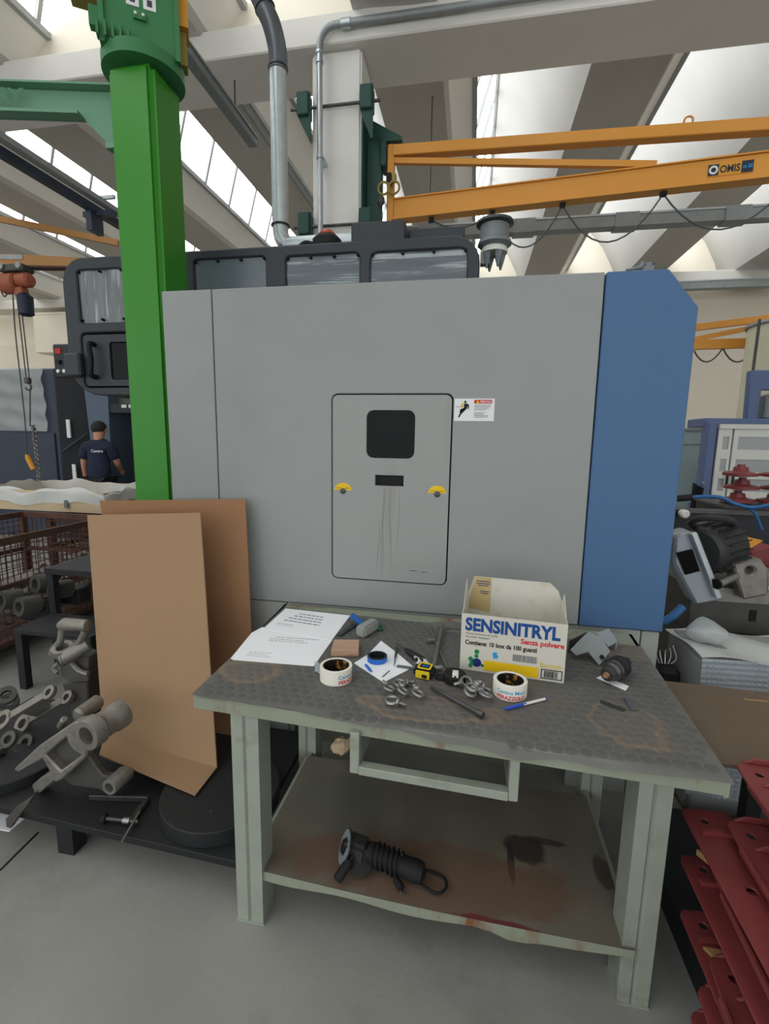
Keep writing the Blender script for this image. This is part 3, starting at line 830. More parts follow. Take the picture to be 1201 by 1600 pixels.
# ------------------------------------------------------------------ trunking and lamp rows under the roof
def trunk(name, a, b, w, h, m, label, cat, clips=0, lids=True):
    t = thing(name, label, cat, a)
    MB().bar(a, b, w, h).build('channel', m, t)
    a, b = V(a), V(b)
    if lids: MB().bar(a + V((0, 0, h * .5)), b + V((0, 0, h * .5)), w * 1.15, h * .16).build('lid', 'galv', t)
    for i in range(clips):
        q = lerp(a, b, (i + .5) / clips)
        e = (b - a).normalized() * .12
        MB().bar(q - e, q + e, w * 1.25, h * 1.2).build('joint', 'galv_dull', t)
        if i in (0, clips - 1): MB().cyl(q + V((0, 0, h * .5)), q + V((0, 0, 1.45)), .008, n=6).build('hanger', 'steel_dark', t)
    return t
trunk('cable_trunking', (-1.15, 6.0, 4.01), (7.5, 6.0, 3.99), .14, .12, 'galv_dull', 'galvanised cable trunking hung behind the yellow jib', 'cable tray', 8)
trunk('cable_trunking', (2.5, 12.5, 5.17), (11, 12.5, 5.17), .2, .16, 'galv_dull', 'grey cable trunking along the far wall right of the blue panel', 'cable tray', 0)
lr = thing('lamp_row', 'grey fluorescent lamp housing hung below the roof above the green pillar', 'lamp', (-2.61, 4.5, 4.9))
MB().bar((-2.615, 1.2, 4.93), (-2.615, 5.62, 4.93), .11, .09).build('housing', 'lamp_grey', lr, bevel=.01)
MB().bar((-2.615, 1.2, 4.975), (-2.615, 5.6, 4.975), .14, .02).build('lid', 'galv_dull', lr)
for y in (2.5, 5.2): MB().cyl((-2.615, y, 4.97), (-2.615, y, 5.55 if y < 4 else 5.32), .008, n=6).build('hanger', 'steel_dark', lr)
cr = thing('conduit_rail', 'pair of thin cable rails under the roof rib behind the exhaust pipe', 'cable tray', (-2.7, 8, 5.5))
for x in (-2.74, -2.84): MB().bar((x, 5.6, 5.49), (x, 12.6, 5.49), .04, .05).build('rail', 'galv_dull', cr)
cl_ = thing('busbar_rail', 'long grey busbar rail running back on the left of the green pillar', 'cable tray', (-4.8, 5, 4.5))
MB().bar((-4.72, 2.0, 4.5), (-4.72, 12.6, 4.5), .10, .06).build('rail', 'galv_dull', cl_); MB().bar((-4.90, 2.0, 4.46), (-4.90, 12.6, 4.46), .09, .09).build('rail', 'navy', cl_)
MB().box(-5.06, -4.62, 5.78, 5.86, 4.38, 4.44).box(-4.95, -4.87, 5.7, 5.9, 4.18, 4.44).build('bracket', 'machine_navy', cl_)
MB().box(-4.82, -4.58, 5.76, 5.80, 4.56, 4.6).build('clip', 'galv', cl_)
for y in (3.0, 11.5): MB().cyl((-4.8, y, 4.5), (-4.8, y, 5.9), .01, n=6).build('hanger', 'steel_dark', cl_)

# ------------------------------------------------------------------ workbench
ZT_ = .800
FL, FR, BR, BL = V((-.824, 1.246, 0)), V((.647, 1.159, 0)), V((.70, 2.06, 0)), V((-.862, 2.085, 0))
wb = thing('workbench', 'sage green steel workbench with a low shelf in front of the grey machine', 'workbench', (-.08, 1.6, 0))
def quad_prism(c, z0, z1):
    return MB().add([(p.x, p.y, z) for z in (z0, z1) for p in c], [(3, 2, 1, 0), (4, 5, 6, 7), (0, 1, 5, 4), (1, 2, 6, 5), (2, 3, 7, 6), (3, 0, 4, 7)])
quad_prism([FL, FR, BR, BL], ZT_ - .006, ZT_).build('top_plate', 'bench_edge', wb)
MB().bar(V((FL.x, FL.y + .006, ZT_ - .026)), V((FR.x, FR.y + .006, ZT_ - .022)), .012, .040).build('front_apron', 'bench_edge', wb, bevel=.002, label='rust-streaked front edge of the bench top')
MB().bar(V((FL.x + .006, FL.y, ZT_ - .022)), V((BL.x + .006, BL.y, ZT_ - .022)), .012, .044).build('side_apron', 'bench_edge', wb)
MB().bar(V((FR.x - .006, FR.y, ZT_ - .022)), V((BR.x - .006, BR.y, ZT_ - .022)), .012, .044).build('side_apron', 'bench_edge', wb)
def leg_mb(x0, x1, y0, y1, flip):
    m = MB()
    # pressed channel leg: two flanges with a fold between
    w = x1 - x0; xm = x0 + w * .48
    prof = [(x0, y0), (xm - .006, y0), (xm, y0 + .008), (xm + .006, y0), (x1, y0), (x1, y1), (x1 - .006, y1), (x1 - .006, y0 + .012), (x0 + .006, y0 + .012), (x0 + .006, y1), (x0, y1)]
    n = len(prof)
    m.add([(x, y, z) for z in (.004, .772) for x, y in prof], [tuple(range(n)), tuple(range(2 * n - 1, n - 1, -1))] + [(i, (i + 1) % n, n + (i + 1) % n, n + i) for i in range(n)])
    m.box(x0 - .004, x1 + .004, y0 - .002, y1 + .004, 0, .006)
    return m
LEGS = [(-.703, -.612, 1.25, 1.335), (.478, .563, 1.24, 1.33), (-.715, -.635, 1.86, 1.94), (.50, .58, 1.86, 1.94)]
for a in LEGS: leg_mb(*a, 0).build('leg', 'bench_paint', wb)
# shelf: bent sheet, its front lip buckled
def shelf_fn(u, v):
    x = -.66 + 1.17 * u; y = 1.262 - .03 * u + (.57 + .02 * u) * v
    z = .198 - .012 * math.sin(u * 3.1) * (1 - v) ** 3
    return (x, y, z)
sh_ = MB().grid(24, 6, shelf_fn)
sh_.build('shelf', 'shelf_paint', wb, label='rusty sheet steel shelf')
lip = MB().grid(24, 1, lambda u, v: (lambda p: (p[0], p[1] - .002, p[2] - v * (.030 + .006 * math.sin(u * 17) - (.03 * math.exp(-((u - .72) / .05) ** 2)) * -.7)))(shelf_fn(u, 0)))
lip.build('shelf_lip', 'bench_edge', wb, label='chipped and buckled front lip of the shelf')
MB().bar((-.665, 1.33, .18), (-.66, 1.86, .18), .02, .03).build('shelf_rail', 'bench_paint', wb); MB().bar((.515, 1.33, .18), (.515, 1.86, .18), .02, .03).build('shelf_rail', 'bench_paint', wb)
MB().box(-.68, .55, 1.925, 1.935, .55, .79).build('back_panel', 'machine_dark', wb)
# empty drawer carrier under the top: two hangers and a rail
MB().box(-.306, -.279, 1.195, 1.235, .648, .775).build('drawer_hanger', 'bench_paint', wb, bevel=.002)
MB().box(.137, .163, 1.19, 1.23, .636, .77).build('drawer_hanger', 'bench_paint', wb, bevel=.002)
MB().bar((-.279, 1.205, .662), (.137, 1.2, .651), .03, .026).build('drawer_rail', 'bench_paint', wb, bevel=.002)
MB().bar((-.292, 1.23, .66), (-.292, 1.70, .66), .025, .022).build('drawer_runner', 'bench_paint', wb); MB().bar((.15, 1.225, .65), (.15, 1.70, .65), .025, .022).build('drawer_runner', 'bench_paint', wb)
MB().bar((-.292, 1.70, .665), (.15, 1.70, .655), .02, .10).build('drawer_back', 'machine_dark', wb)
# crumpled rag hanging inside
rg = MB().sphere((-0.443, 1.6, 0.437), .035, .03, .03, 12, 8)
for p in rg.v: p += V((rnd.uniform(-1, 1), rnd.uniform(-1, 1), rnd.uniform(-1, 1))) * .008
solo('rag', rg, 'bin_card', 'crumpled pale rag behind the drawer carrier under the bench top', 'rag', angle=60)

# rubber mat with low round studs
mt = thing('rubber_mat', 'worn dark rubber stud mat covering the workbench top', 'mat', (-.08, 1.6, ZT_))
MFL, MFR, MBR, MBL = V((-.828, 1.240)), V((.650, 1.150)), V((.695, 1.93)), V((-.845, 2.03))
def mat_xy(u, v):
    a = MFL * (1 - u) + MFR * u; b = MBL * (1 - u) + MBR * u
    return a * (1 - v) + b * v
def sag(u): return max(0, math.exp(-((u - .66) / .24) ** 2) * (.8 + .2 * math.sin(u * 40)))
def mat_z(u, v):
    z = ZT_ + .004
    z += .022 * math.exp(-((u - .52) / .05) ** 2) * max(0, (v - .90) / .10)            # rear edge lifted
    if v == 0: z -= .026 * sag(u)                                                       # front edge sagging over the apron
    return z
mm = MB().grid(90, 60, lambda u, v: (mat_xy(u, v).x, mat_xy(u, v).y - ((.004 * math.sin(u * 23) + .002 * math.sin(u * 51)) + .010 * sag(u)) * (1 if v == 0 else 0), mat_z(u, v)))
k0 = len(mm.v)
mm.build('sheet', 'mat_rubber', mt)
st = MB(); pitch = .037; row = 0
y = 1.165
while y < 2.03:
    x = -.84 + (pitch / 2 if row % 2 else 0)
    while x < .70:
        # keep studs inside the mat
        v0 = (y - (1.240 + (x + .828) / 1.478 * -.09)) / (.79)
        xl = -.828 - .017 * v0 + .015; xr = .650 + .045 * v0 - .015
        yb = 2.03 - (x + .845) / 1.54 * .10
        if v0 > .02 and y < yb - .02 and xl < x < xr:
            u0 = (x + .83) / 1.5
            z = ZT_ + .0042 + .022 * math.exp(-((u0 - .52) / .05) ** 2) * max(0, (v0 - .90) / .10)
            kk = len(st.v); r = .0172
            for rr, h in ((r, 0), (r * .88, .0008)):
                st.v += [V((x + rr * math.cos(i * PI / 4), y + rr * math.sin(i * PI / 4), z + h)) for i in range(8)]
            st.f += [(kk + i, kk + (i + 1) % 8, kk + 8 + (i + 1) % 8, kk + 8 + i) for i in range(8)] + [tuple(kk + 8 + i for i in range(8))]
        x += pitch
    y += pitch * .866; row += 1
st.build('studs', 'mat_stud', mt, kind='stuff')

# ------------------------------------------------------------------ things on the bench
ZB_ = .8055          # top of the studs
def flat(pix, z, th, name, m, label, cat, group=None):
    """a thin sheet with the given corners"""
    c = [V(p) for p in pix]
    n = len(c)
    mb = MB().add([(p.x, p.y, z + h) for h in (0, th) for p in c], [tuple(reversed(range(n))), tuple(range(n, 2 * n))] + [(i, (i + 1) % n, n + (i + 1) % n, n + i) for i in range(n)])
    return solo(name, mb, m, label, cat, group)
pa = [(-0.829, 2.009, 0.806), (-0.51, 1.989, 0.806), (-0.515, 1.713, 0.806), (-0.827, 1.761, 0.806)]
pb = [(-0.846, 1.71, 0.806), (-0.83, 1.774, 0.806), (-0.514, 1.719, 0.806), (-0.515, 1.493, 0.806), (-0.816, 1.478, 0.806)]
s1 = flat(pb, ZB_, .0008, 'paper_sheet', 'paper', 'white printed sheet at the left edge of the bench, nearest the bench corner', 'paper')
s2 = flat(pa, ZB_ + .0012, .0008, 'paper_sheet', 'paper', 'white printed sheet with a bold heading, lying against the machine plinth', 'paper')
s1b = flat([V(p) + V((-.012, .008, 0)) for p in pb], ZB_ - .0010, .0007, 'paper_sheet', 'paper', 'white sheet mostly covered by the printed sheet nearest the bench corner', 'paper')
def print_lines(parent, o, ax, ay, rows, z, m='ink_grey', h=.004):
    """rows of word strokes: (x, y, length)"""
    mb = MB(); ax = V(ax).normalized(); ay = V(ay).normalized()
    for x, y_, ln, hh in rows:
        q = x
        while q < x + ln:
            w = rnd.uniform(.006, .016) * hh / .004 * .8
            w = min(w, x + ln - q)
            a = V(o) + ax * q + ay * y_
            c = [a, a + ax * w, a + ax * w + ay * hh, a + ay * hh]
            mb.add([(p.x, p.y, z) for p in c], [(0, 1, 2, 3)])
            q += w + .004
    mb.build('print', m, parent, kind='stuff')
a0, a1, a2, a3 = [V(p) for p in pa]
print_lines(s2, a3, a2 - a3, a0 - a3, [(.09, .205, .12, .008), (.075, .175, .14, .008), (.06, .145, .16, .008), (.05, .115, .17, .008), (.035, .075, .08, .004), (.03, .06, .08, .003)], ZB_ + .0023)
b0, b1, b2, b3, b4 = [V(p) for p in pb]
print_lines(s1, b4, b3 - b4, b0 - b4, [(.10, .215, .18, .004), (.08, .195, .14, .004), (.08, .178, .16, .004), (.04, .07, .09, .003), (.04, .055, .07, .003), (.04, .04, .09, .003)], ZB_ + .0011)

def on(x, y, r=0): return V((x, y, ZB_ + r))
# mallet behind the papers
ml = thing('mallet', 'mallet with a grey square head and blue handle behind the papers', 'mallet', (-0.407, 1.848, 0.806))
ha, hb_ = V((-0.412, 1.764, 0.829)), V((-0.373, 1.869, 0.829))
ha.z = hb_.z = ZB_ + .0235
MB().bar(ha, hb_, .046, .046).build('head', 'mallet_grey', ml, bevel=.008, seg=2)
hm = (ha + hb_) / 2; h0 = V((-0.482, 1.924, 0.83))
MB().tube([hm + V((-.0, .0, 0)), lerp(hm, h0, .4), h0], [.011, .013, .014], 12).build('handle', 'handle_blue', ml)
fa, fb = V((-0.499, 1.759, 0.812)), V((-0.464, 1.877, 0.812))
solo('file', MB().bar((fa.x, fa.y, ZB_ + .004), (fb.x, fb.y, ZB_ + .004), .022, .007), 'steel_dark', 'flat black file between the papers and the mallet', 'file', bevel=.001)
# wooden block
wa, wb2 = V((-0.477, 1.578, 0.806)), V((-0.378, 1.599, 0.806))
dw = (wb2 - wa).normalized(); nw = V((-dw.y, dw.x, 0)); wl_ = (wb2 - wa).length
wk = MB().add([(p.x, p.y, z) for z in (ZB_, ZB_ + .026) for p in (wa, wb2, wb2 + nw * .095, wa + nw * .095 + dw * .004)], [(3, 2, 1, 0), (4, 5, 6, 7), (0, 1, 5, 4), (1, 2, 6, 5), (2, 3, 7, 6), (3, 0, 4, 7)])
solo('wood_block', wk, 'wood', 'reddish wooden block standing by the packing tape', 'block', bevel=.002)
# white sheet with small tools
wp = flat([(-0.323, 1.755, 0.806), (-0.244, 1.661, 0.806), (-0.169, 1.563, 0.806), (-0.254, 1.436, 0.806), (-0.382, 1.547, 0.806), (-0.348, 1.627, 0.806)], ZB_ - .0004, .0008, 'paper_sheet', 'paper', 'white sheet lying under the blue tape roll', 'paper')
def tape_roll(c, r, ri, h, label, m, edge, core, group=None):
    t = thing('tape_roll', label, 'tape', c, group)
    c = V(c)
    MB().lathe(c, (0, 0, 1), [(r, 0), (r, h), (ri + .004, h), (ri + .004, 0)], 48, True).build('tape', m, t, bevel=.001)
    MB().lathe(c, (0, 0, 1), [(ri + .0038, .001), (ri + .0038, h - .001), (ri, h - .002), (ri, .001)], 40, True).build('core', core, t)
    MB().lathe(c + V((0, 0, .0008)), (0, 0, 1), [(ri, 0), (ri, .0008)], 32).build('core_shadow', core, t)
    return t
def wrap_text(t, c, r, txt, size, width, z, ang0, m, bold=.0):
    mb = text_mb(txt, size, bold, width)
    # refine so the letters bend with the roll
    me = bpy.data.meshes.new('tmp'); me.from_pydata(mb.v, [], mb.f); bm = bmesh.new(); bm.from_mesh(me)
    bmesh.ops.triangulate(bm, faces=bm.faces)
    bm.verts.ensure_lookup_table()
    mb2 = MB(); mb2.v = [v.co.copy() for v in bm.verts]; mb2.f = [tuple(v.index for v in f.verts) for f in bm.faces]
    bm.free(); bpy.data.meshes.remove(me)
    for i, p in enumerate(mb2.v):
        a = ang0 + p.x / r
        mb2.v[i] = V((c[0] + (r + .0006) * math.cos(a), c[1] + (r + .0006) * math.sin(a), c[2] + z + p.y))
    mb2.build('lettering', m, t)
c1 = V((-0.414, 1.428, 0.806)); c1.z = ZB_
t1 = tape_roll(c1, .054, .040, .049, 'white printed packing tape roll in front of the wooden block', 'tape_white', 'tape_white', 'tape_core')
c2 = V((0.152, 1.453, 0.806)); c2.z = ZB_
t2 = tape_roll(c2, .053, .038, .049, 'white printed packing tape roll in front of the glove carton', 'tape_white', 'tape_white', 'tape_core')
for t, c, a0_ in ((t1, c1, -1.15), (t2, c2, -2.45)):
    r_ = .054 if t is t1 else .053
    wrap_text(t, c, r_, 'Centro Mecc', .017, .095, .023, a0_, 'ink_lightblue', .0003)
    wrap_text(t, c, r_, 'PERAZZOLO', .0165, .092, .006, a0_ + .02, 'ink_red', .0006)
MB().grid(6, 3, lambda u, v: (c1.x - .050 - .026 * u, c1.y - .012 + .018 * math.sin(u * 2), ZB_ + .010 + .037 * v + .004 * u)).build('loose_end', 'plastic_clear', t1)
c3 = V((-0.305, 1.584, 0.806)); c3.z = ZB_ + .0006
t3 = tape_roll(c3, .036, .029, .019, 'small blue insulating tape roll on the white sheet', 'tape_blue', 'tape_blue', 'rubber')
MB().lathe(c3 + V((0, 0, .019)), (0, 0, 1), [(.0362, 0), (.0362, .001), (.029, .001), (.029, 0)], 40, True).build('dark_rim', 'navy', t3)
q0, q1 = V((-0.336, 1.533, 0.808)), V((-0.307, 1.492, 0.808))
solo('pen_cap', MB().tube([(q0.x, q0.y, ZB_ + .005), lerp((q0.x, q0.y, ZB_ + .005), (q1.x, q1.y, ZB_ + .005), .7), (q1.x, q1.y, ZB_ + .005)], [.0045, .005, .003], 10), 'tape_blue', 'bright blue pen cap lying on the white sheet', 'pen cap')
def rod_thing(name, pts, label, cat, parts):
    """parts: (name, t0, t1, r0, r1, material) along a straight line"""
    a, b = V(pts[0]), V(pts[1]); rmax = max(max(p[3], p[4]) for p in parts)
    a.z = b.z = ZB_ + .0008
    t = thing(name, label, cat, a)
    for nm, t0, t1, r0, r1, m in parts:
        MB().cyl(lerp(a, b, t0) + V((0, 0, rmax)), lerp(a, b, t1) + V((0, 0, rmax)), r0, r1, 12).build(nm, m, t)
    return t
rod_thing('screwdriver', ((-0.257, 1.712, 0.81), (-0.135, 1.587, 0.81)), 'screwdriver with a thick dark handle lying on the mat', 'screwdriver', [('shaft', 0, .42, .003, .003, 'steel_dark'), ('ferrule', .36, .46, .006, .009, 'rubber'), ('handle', .46, .94, .011, .0135, 'black_paint'), ('end_cap', .94, 1, .0135, .009, 'black_paint')])
rod_thing('scriber', ((-0.25, 1.696, 0.81), (-0.237, 1.545, 0.81)), 'thin steel scriber on the white sheet beside the blue tape roll', 'scriber', [('grip', 0, .55, .0045, .0045, 'steel_dark'), ('point', .55, 1, .0035, .0008, 'steel')])
rod_thing('pin', ((-0.248, 1.514, 0.81), (-0.264, 1.465, 0.81)), 'short thin steel pin near the lower corner of the white sheet', 'pin', [('shank', 0, .9, .0018, .0018, 'steel'), ('tip', .9, 1, .0018, .0004, 'steel')])
ga_, gb_ = V((-0.227, 1.552, 0.81)), V((-0.147, 1.546, 0.81))
solo('steel_strip', MB().bar((ga_.x, ga_.y, ZB_ + .003), (gb_.x, gb_.y, ZB_ + .003), .016, .003), 'steel', 'flat steel strip between the screwdriver and the yellow tape measure', 'strip')
fm = MB().grid(8, 8, lambda u, v: tuple(V((-0.136, 1.597, 0.81)) + V((-.03 + .045 * u + .01 * math.sin(v * 7), -.02 + .05 * v - .02 * u, .004 + .018 * abs(math.sin(u * 5 + v * 4)) * math.sin(v * 3.1)))))
solo('plastic_scrap', fm, 'bag_white', 'crumpled scrap of white plastic behind the yellow tape measure', 'scrap')
# two T-handle keys, one across the other
tk = thing('socket_key', 'thick grey T-handle socket key lying over the thinner one', 'wrench', (-0.096, 1.75, 0.806))
ta, tb_ = V((-0.09, 1.926, 0.82)), V((-0.098, 1.55, 0.82)); ta.z = tb_.z = ZB_ + .018
MB().cyl(ta, tb_, .0068, n=12).build('shaft', 'steel', tk)
xa, xb = V((-0.117, 1.537, 0.82)), V((-0.07, 1.552, 0.82)); xa.z = xb.z = ZB_ + .0105
xa.z += .003; xb.z += .003
MB().cyl(xa, xb, .009, n=12).build('socket', 'steel', tk)
tn = thing('sliding_tee_key', 'thin grey sliding T-key with a square head, under the thicker key', 'wrench', (-0.131, 1.804, 0.806))
na, nb_ = V((-0.143, 1.913, 0.812)), V((-0.053, 1.571, 0.812)); na.z = nb_.z = ZB_ + .005
MB().tube([na, lerp(na, nb_, .5), nb_], [.0045, .0045, .0045], 10).build('bar', 'steel', tn)
hp, hq = V((-0.141, 1.768, 0.815)), V((-0.095, 1.791, 0.815)); hp.z = hq.z = ZB_ + .0085; hq = lerp(hp, hq, .6)
MB().bar(hp, hq, .017, .017).build('head', 'steel', tn, bevel=.002)
# tape measures
def rbox(c, ax, sx, sy, sz, bev):
    M = frame(c, ax, (0, 0, 1))
    return MB().box(-sx / 2, sx / 2, -sy / 2, sy / 2, -sz / 2, sz / 2).xf(M)
cm = V((-0.125, 1.481, 0.806)); cm.z = ZB_
ty = thing('tape_measure', 'yellow and black tape measure between the eye bolts and the socket keys', 'tape measure', cm)
axm = (.98, -.18, 0)
ctr = cm + V((0, .03, .017))
rbox(ctr, axm, .068, .034, .058, .006).build('case', 'rubber', ty, bevel=.009, seg=2)
Mm = frame(ctr, axm, (0, 0, 1))
MB().plate(rrect(-.022, .024, -.022, .022, .006), [rrect(-.016, .018, -.016, .016, .005)], (0, 0, 0), (1, 0, 0), (0, 1, 0), .002).xf(Mm @ Matrix.Rotation(-PI / 2, 4, 'X') @ Matrix.Translation((0, 0, .0168))).build('yellow_frame', 'tape_yellow', ty)
MB().plate(rrect(-.010, .012, -.006, .006, .002), [], (0, 0, 0), (1, 0, 0), (0, 1, 0), .002).xf(Mm @ Matrix.Rotation(-PI / 2, 4, 'X') @ Matrix.Translation((0, 0, .0168))).build('blue_badge', 'handle_blue', ty)
MB().plate(rrect(-.024, .024, -.014, .013, .004), [], (0, 0, 0), (1, 0, 0), (0, 1, 0), .002).xf(Mm @ Matrix.Translation((0, 0, .0285))).build('yellow_face', 'tape_yellow', ty)
MB().box(-.002, .016, -.010, .001, .0285, .0315).box(.004, .014, -.008, -.006, .0315, .038).xf(Mm).build('blade_mouth', 'rubber', ty)
cb_ = V((-0.023, 1.494, 0.806)); cb_.z = ZB_
tk2 = thing('tape_measure', 'round black tape measure with a white clip beside the yellow one', 'tape measure', cb_)
MB().lathe(cb_, (0, 0, 1), [(.036, 0), (.038, .006), (.038, .026), (.033, .032), (.012, .033)], 30).build('case', 'rubber', tk2)
MB().box(cb_.x - .008, cb_.x + .012, cb_.y - .034, cb_.y - .026, ZB_ + .02, ZB_ + .045).box(cb_.x - .008, cb_.x + .012, cb_.y - .034, cb_.y + .004, ZB_ + .034, ZB_ + .038).build('clip', 'white_plastic', tk2, bevel=.002)
MB().box(cb_.x - .001, cb_.x + .005, cb_.y - .0355, cb_.y - .033, ZB_ + .028, ZB_ + .036).build('slot', 'black', tk2)
cq = V((-0.07, 1.501, 0.806)); cq.z = ZB_
solo('rubber_puck', MB().lathe(cq, (0, 0, 1), [(.018, 0), (.018, .009), (.015, .011)], 20), 'rubber', 'small flat black rubber puck between the two tape measures', 'puck')
# eye bolts
ebm = {}
def eye_bolt(loc, rz, tilt, label, s=1.0, roll=0.0):
    t = thing('eye_bolt', label, 'eye bolt', loc, 'forged eye bolts on the mat')
    t.rotation_euler = (tilt, roll, rz)
    t.scale = (s, s, s)
    if not ebm:
        ebm['ring'] = MB().torus((0, 0, 0), (0, 0, 1), .0175, .0052, 24, 8).mesh('ring')
        ebm['collar'] = MB().lathe((.020, 0, 0), (1, 0, 0), [(.006, -.002), (.012, .001), (.012, .006), (.009, .008)], 16).mesh('collar')
        ebm['shank'] = MB().lathe((.027, 0, 0), (1, 0, 0), [(.006, 0)] + [(.006 if i % 2 else .0052, .001 + i * .0011) for i in range(18)] + [(.004, .022)], 12).mesh('shank')
        for q in ebm.values(): q.materials.append(MATS['steel'])
    for k_, q in ebm.items(): child(k_, q, t)
    return t
eb = [(((-0.223, 1.37, 0.812)), 2.2, .35, 'forged eye bolt at the far left of the left pile'), (((-0.206, 1.314, 0.812)), -.35, .1, 'forged eye bolt nearest the bench front in the left pile, shank pointing right'),
      (((-0.179, 1.364, 0.812)), 1.9, .5, 'forged eye bolt in the middle of the left pile'), (((-0.131, 1.359, 0.812)), 1.95, .35, 'forged eye bolt at the right of the left pile, ring towards the long bolt'),
      (((-0.198, 1.42, 0.812)), .35, .05, 'forged eye bolt at the back of the left pile, lying behind the others'),
      (((0.015, 1.465, 0.812)), -2.5, -.5, 'forged eye bolt by the round black tape measure, ring standing tilted'), (((0.028, 1.4, 0.812)), 1.2, .35, 'forged eye bolt lowest in the right pile'),
      (((0.034, 1.421, 0.812)), 1.0, .2, 'forged eye bolt resting on the lowest one of the right pile'), (((0.075, 1.395, 0.812)), 2.2, .35, 'forged eye bolt nearest the tape roll in the right pile'),
      (((0.054, 1.465, 0.812)), -.7, .05, 'forged eye bolt behind the right pile with its shank towards the tape roll')]
for i, (p, rz, tl_, lb) in enumerate(eb):
    z = ZB_ + .0125 + (.012 if i == 7 else 0) + (.006 if abs(tl_) > .3 else 0)
    eye_bolt((p[0], p[1], z), rz, tl_, lb)
# long hexagon bolt
ba, bb = V((-0.096, 1.421, 0.812)), V((0.065, 1.292, 0.812)); ba.z = bb.z = ZB_ + .0104
lb_ = thing('long_bolt', 'long dark steel bolt lying between the two piles of eye bolts', 'bolt', (ba.x, ba.y, ZB_))
MB().tube([lerp(ba, bb, t) for t in (.0, .01, .33, .335, .9)], [.0045, .0055, .0055, .0065, .0065], 12).build('shank', 'steel_dark', lb_)
MB().cyl(lerp(ba, bb, .9), lerp(ba, bb, .93), .0095, n=16).build('washer', 'steel_dark', lb_)
MB().cyl(lerp(ba, bb, .93), bb, .0098, n=6).build('head', 'steel_dark', lb_)
# ballpoint pen
pa_, pb_ = V((0.131, 1.349, 0.81)), V((0.261, 1.434, 0.81)); pa_.z = pb_.z = ZB_ + .0055
pn = thing('ballpoint_pen', 'ballpoint pen with a clear barrel and blue cap near the front of the bench', 'pen', (pa_.x, pa_.y, ZB_))
MB().tube([pa_, lerp(pa_, pb_, .1), lerp(pa_, pb_, .42)], [.0035, .005, .0055], 12).build('cap', 'plastic_blue', pn)
MB().bar(lerp(pa_, pb_, .12) + V((0, -.004, .004)), lerp(pa_, pb_, .5) + V((0, -.004, .004)), .003, .002).build('clip', 'plastic_blue', pn)
MB().cyl(lerp(pa_, pb_, .40), lerp(pa_, pb_, .97), .0042, n=8).build('barrel', 'white_plastic', pn)
MB().cyl(lerp(pa_, pb_, .97), pb_, .0043, n=8).build('plug', 'plastic_blue', pn)
gp = V((-0.349, 1.861, 0.806))
solo('green_plug', MB().lathe((gp.x, gp.y, ZB_), (0, 0, 1), [(.014, 0), (.016, .006), (.009, .012), (.008, .022), (.003, .024)], 12), 'green_plastic', 'small dark green plug behind the mallet head', 'plug')

# ------------------------------------------------------------------ open glove carton
A, B = V((-0.009, 1.588, 0.806)), V((0.335, 1.557, 0.806)); A.z = B.z = ZB_
dxb = (B - A).normalized(); nyb = V((-dxb.y, dxb.x, 0)); WB = (B - A).length; DB = .235
hA = V((-0.008, 1.49, 1.065)).z
HB = .205
gb2 = thing('glove_carton', 'open white carton of disposable gloves with blue lettering on the bench', 'box', A + dxb * WB / 2)
def wall_(o, ax, w, h, m, nm, lbl=None, poly=None):
    return MB().plate(poly or [(0, 0), (w, 0), (w, h), (0, h)], [], o, ax, (0, 0, 1), .003).build(nm, m, gb2, label=lbl)
fr_ = wall_(A, dxb, WB, HB, 'box_card', 'front_wall', 'printed front wall')
wall_(A + nyb * DB, dxb, WB, HB + .05, 'box_card', 'back_wall', None, [(0, 0), (WB, 0), (WB, HB), (WB - .015, HB + .04), (WB - .045, HB + .068), (.02, HB + .068), (0, HB)])
wall_(A + nyb * .003, nyb, DB - .006, HB, 'box_card', 'side_wall'); wall_(B + nyb * .003 + dxb * -.003, nyb, DB - .006, HB, 'box_card', 'side_wall')
MB().plate([(0, 0), (WB, 0), (WB, DB), (0, DB)], [], A, dxb, nyb, .003).build('bottom', 'box_card', gb2)
MB().plate([(0, 0), (.19, 0), (.185, .06), (.15, .05)], [], A + nyb * (DB - .19) + V((0, 0, HB - .003)), nyb, (-.15 * dxb.x, -.15 * dxb.y, 1), .002).build('side_flap', 'box_card', gb2)
MB().plate([(0, 0), (.17, 0), (.16, .035), (.12, .03)], [], B + nyb * (DB - .17) + V((0, 0, HB - .003)), nyb, (.15 * dxb.x, .15 * dxb.y, 1), .002).build('side_flap', 'box_card', gb2)
tp = MB().plate([(.005, HB - .06), (.085, HB - .07), (.085, HB + .067), (.02, HB + .067)], [], A + nyb * (DB - .005), dxb, (0, 0, 1), .001).build('tape_strip', 'box_tape', gb2, label='yellowed strip of packing tape')
print_z = MB()
for x, z_, w in ((.03, .050, .05), (.028, .041, .055), (.035, .033, .04), (.045, .010, .035), (.047, .002, .03)):
    print_z.plate([(x, HB + z_), (x + w, HB + z_), (x + w, HB + z_ + .003), (x, HB + z_ + .003)], [], A + nyb * (DB - .0065), dxb, (0, 0, 1), .0005)
print_z.build('print', 'ink_navy', tp, kind='stuff')
Mf = frame(A - nyb * .0006, dxb, (0, 0, 1))
def put(mb, x, z, m, nm): mb.xf(Mf @ Matrix.Translation((x, z, .0032))).build(nm, m, fr_)
put(text_mb('SENSINITRYL', .062, .0026, WB * .90), WB * .04, .148, 'ink_blue', 'lettering')
put(text_mb('Senza polvere', .025, .0008, WB * .40), WB * .58, .121, 'ink_red', 'lettering')
put(text_mb('Contiene: 10 box da 100 guanti', .022, .0007, WB * .69), WB * .045, .096, 'ink_black', 'lettering')
put(text_mb('Guanti monouso di nitrile', .010, .0001, WB * .31), WB * .05, .133, 'ink_grey', 'lettering')
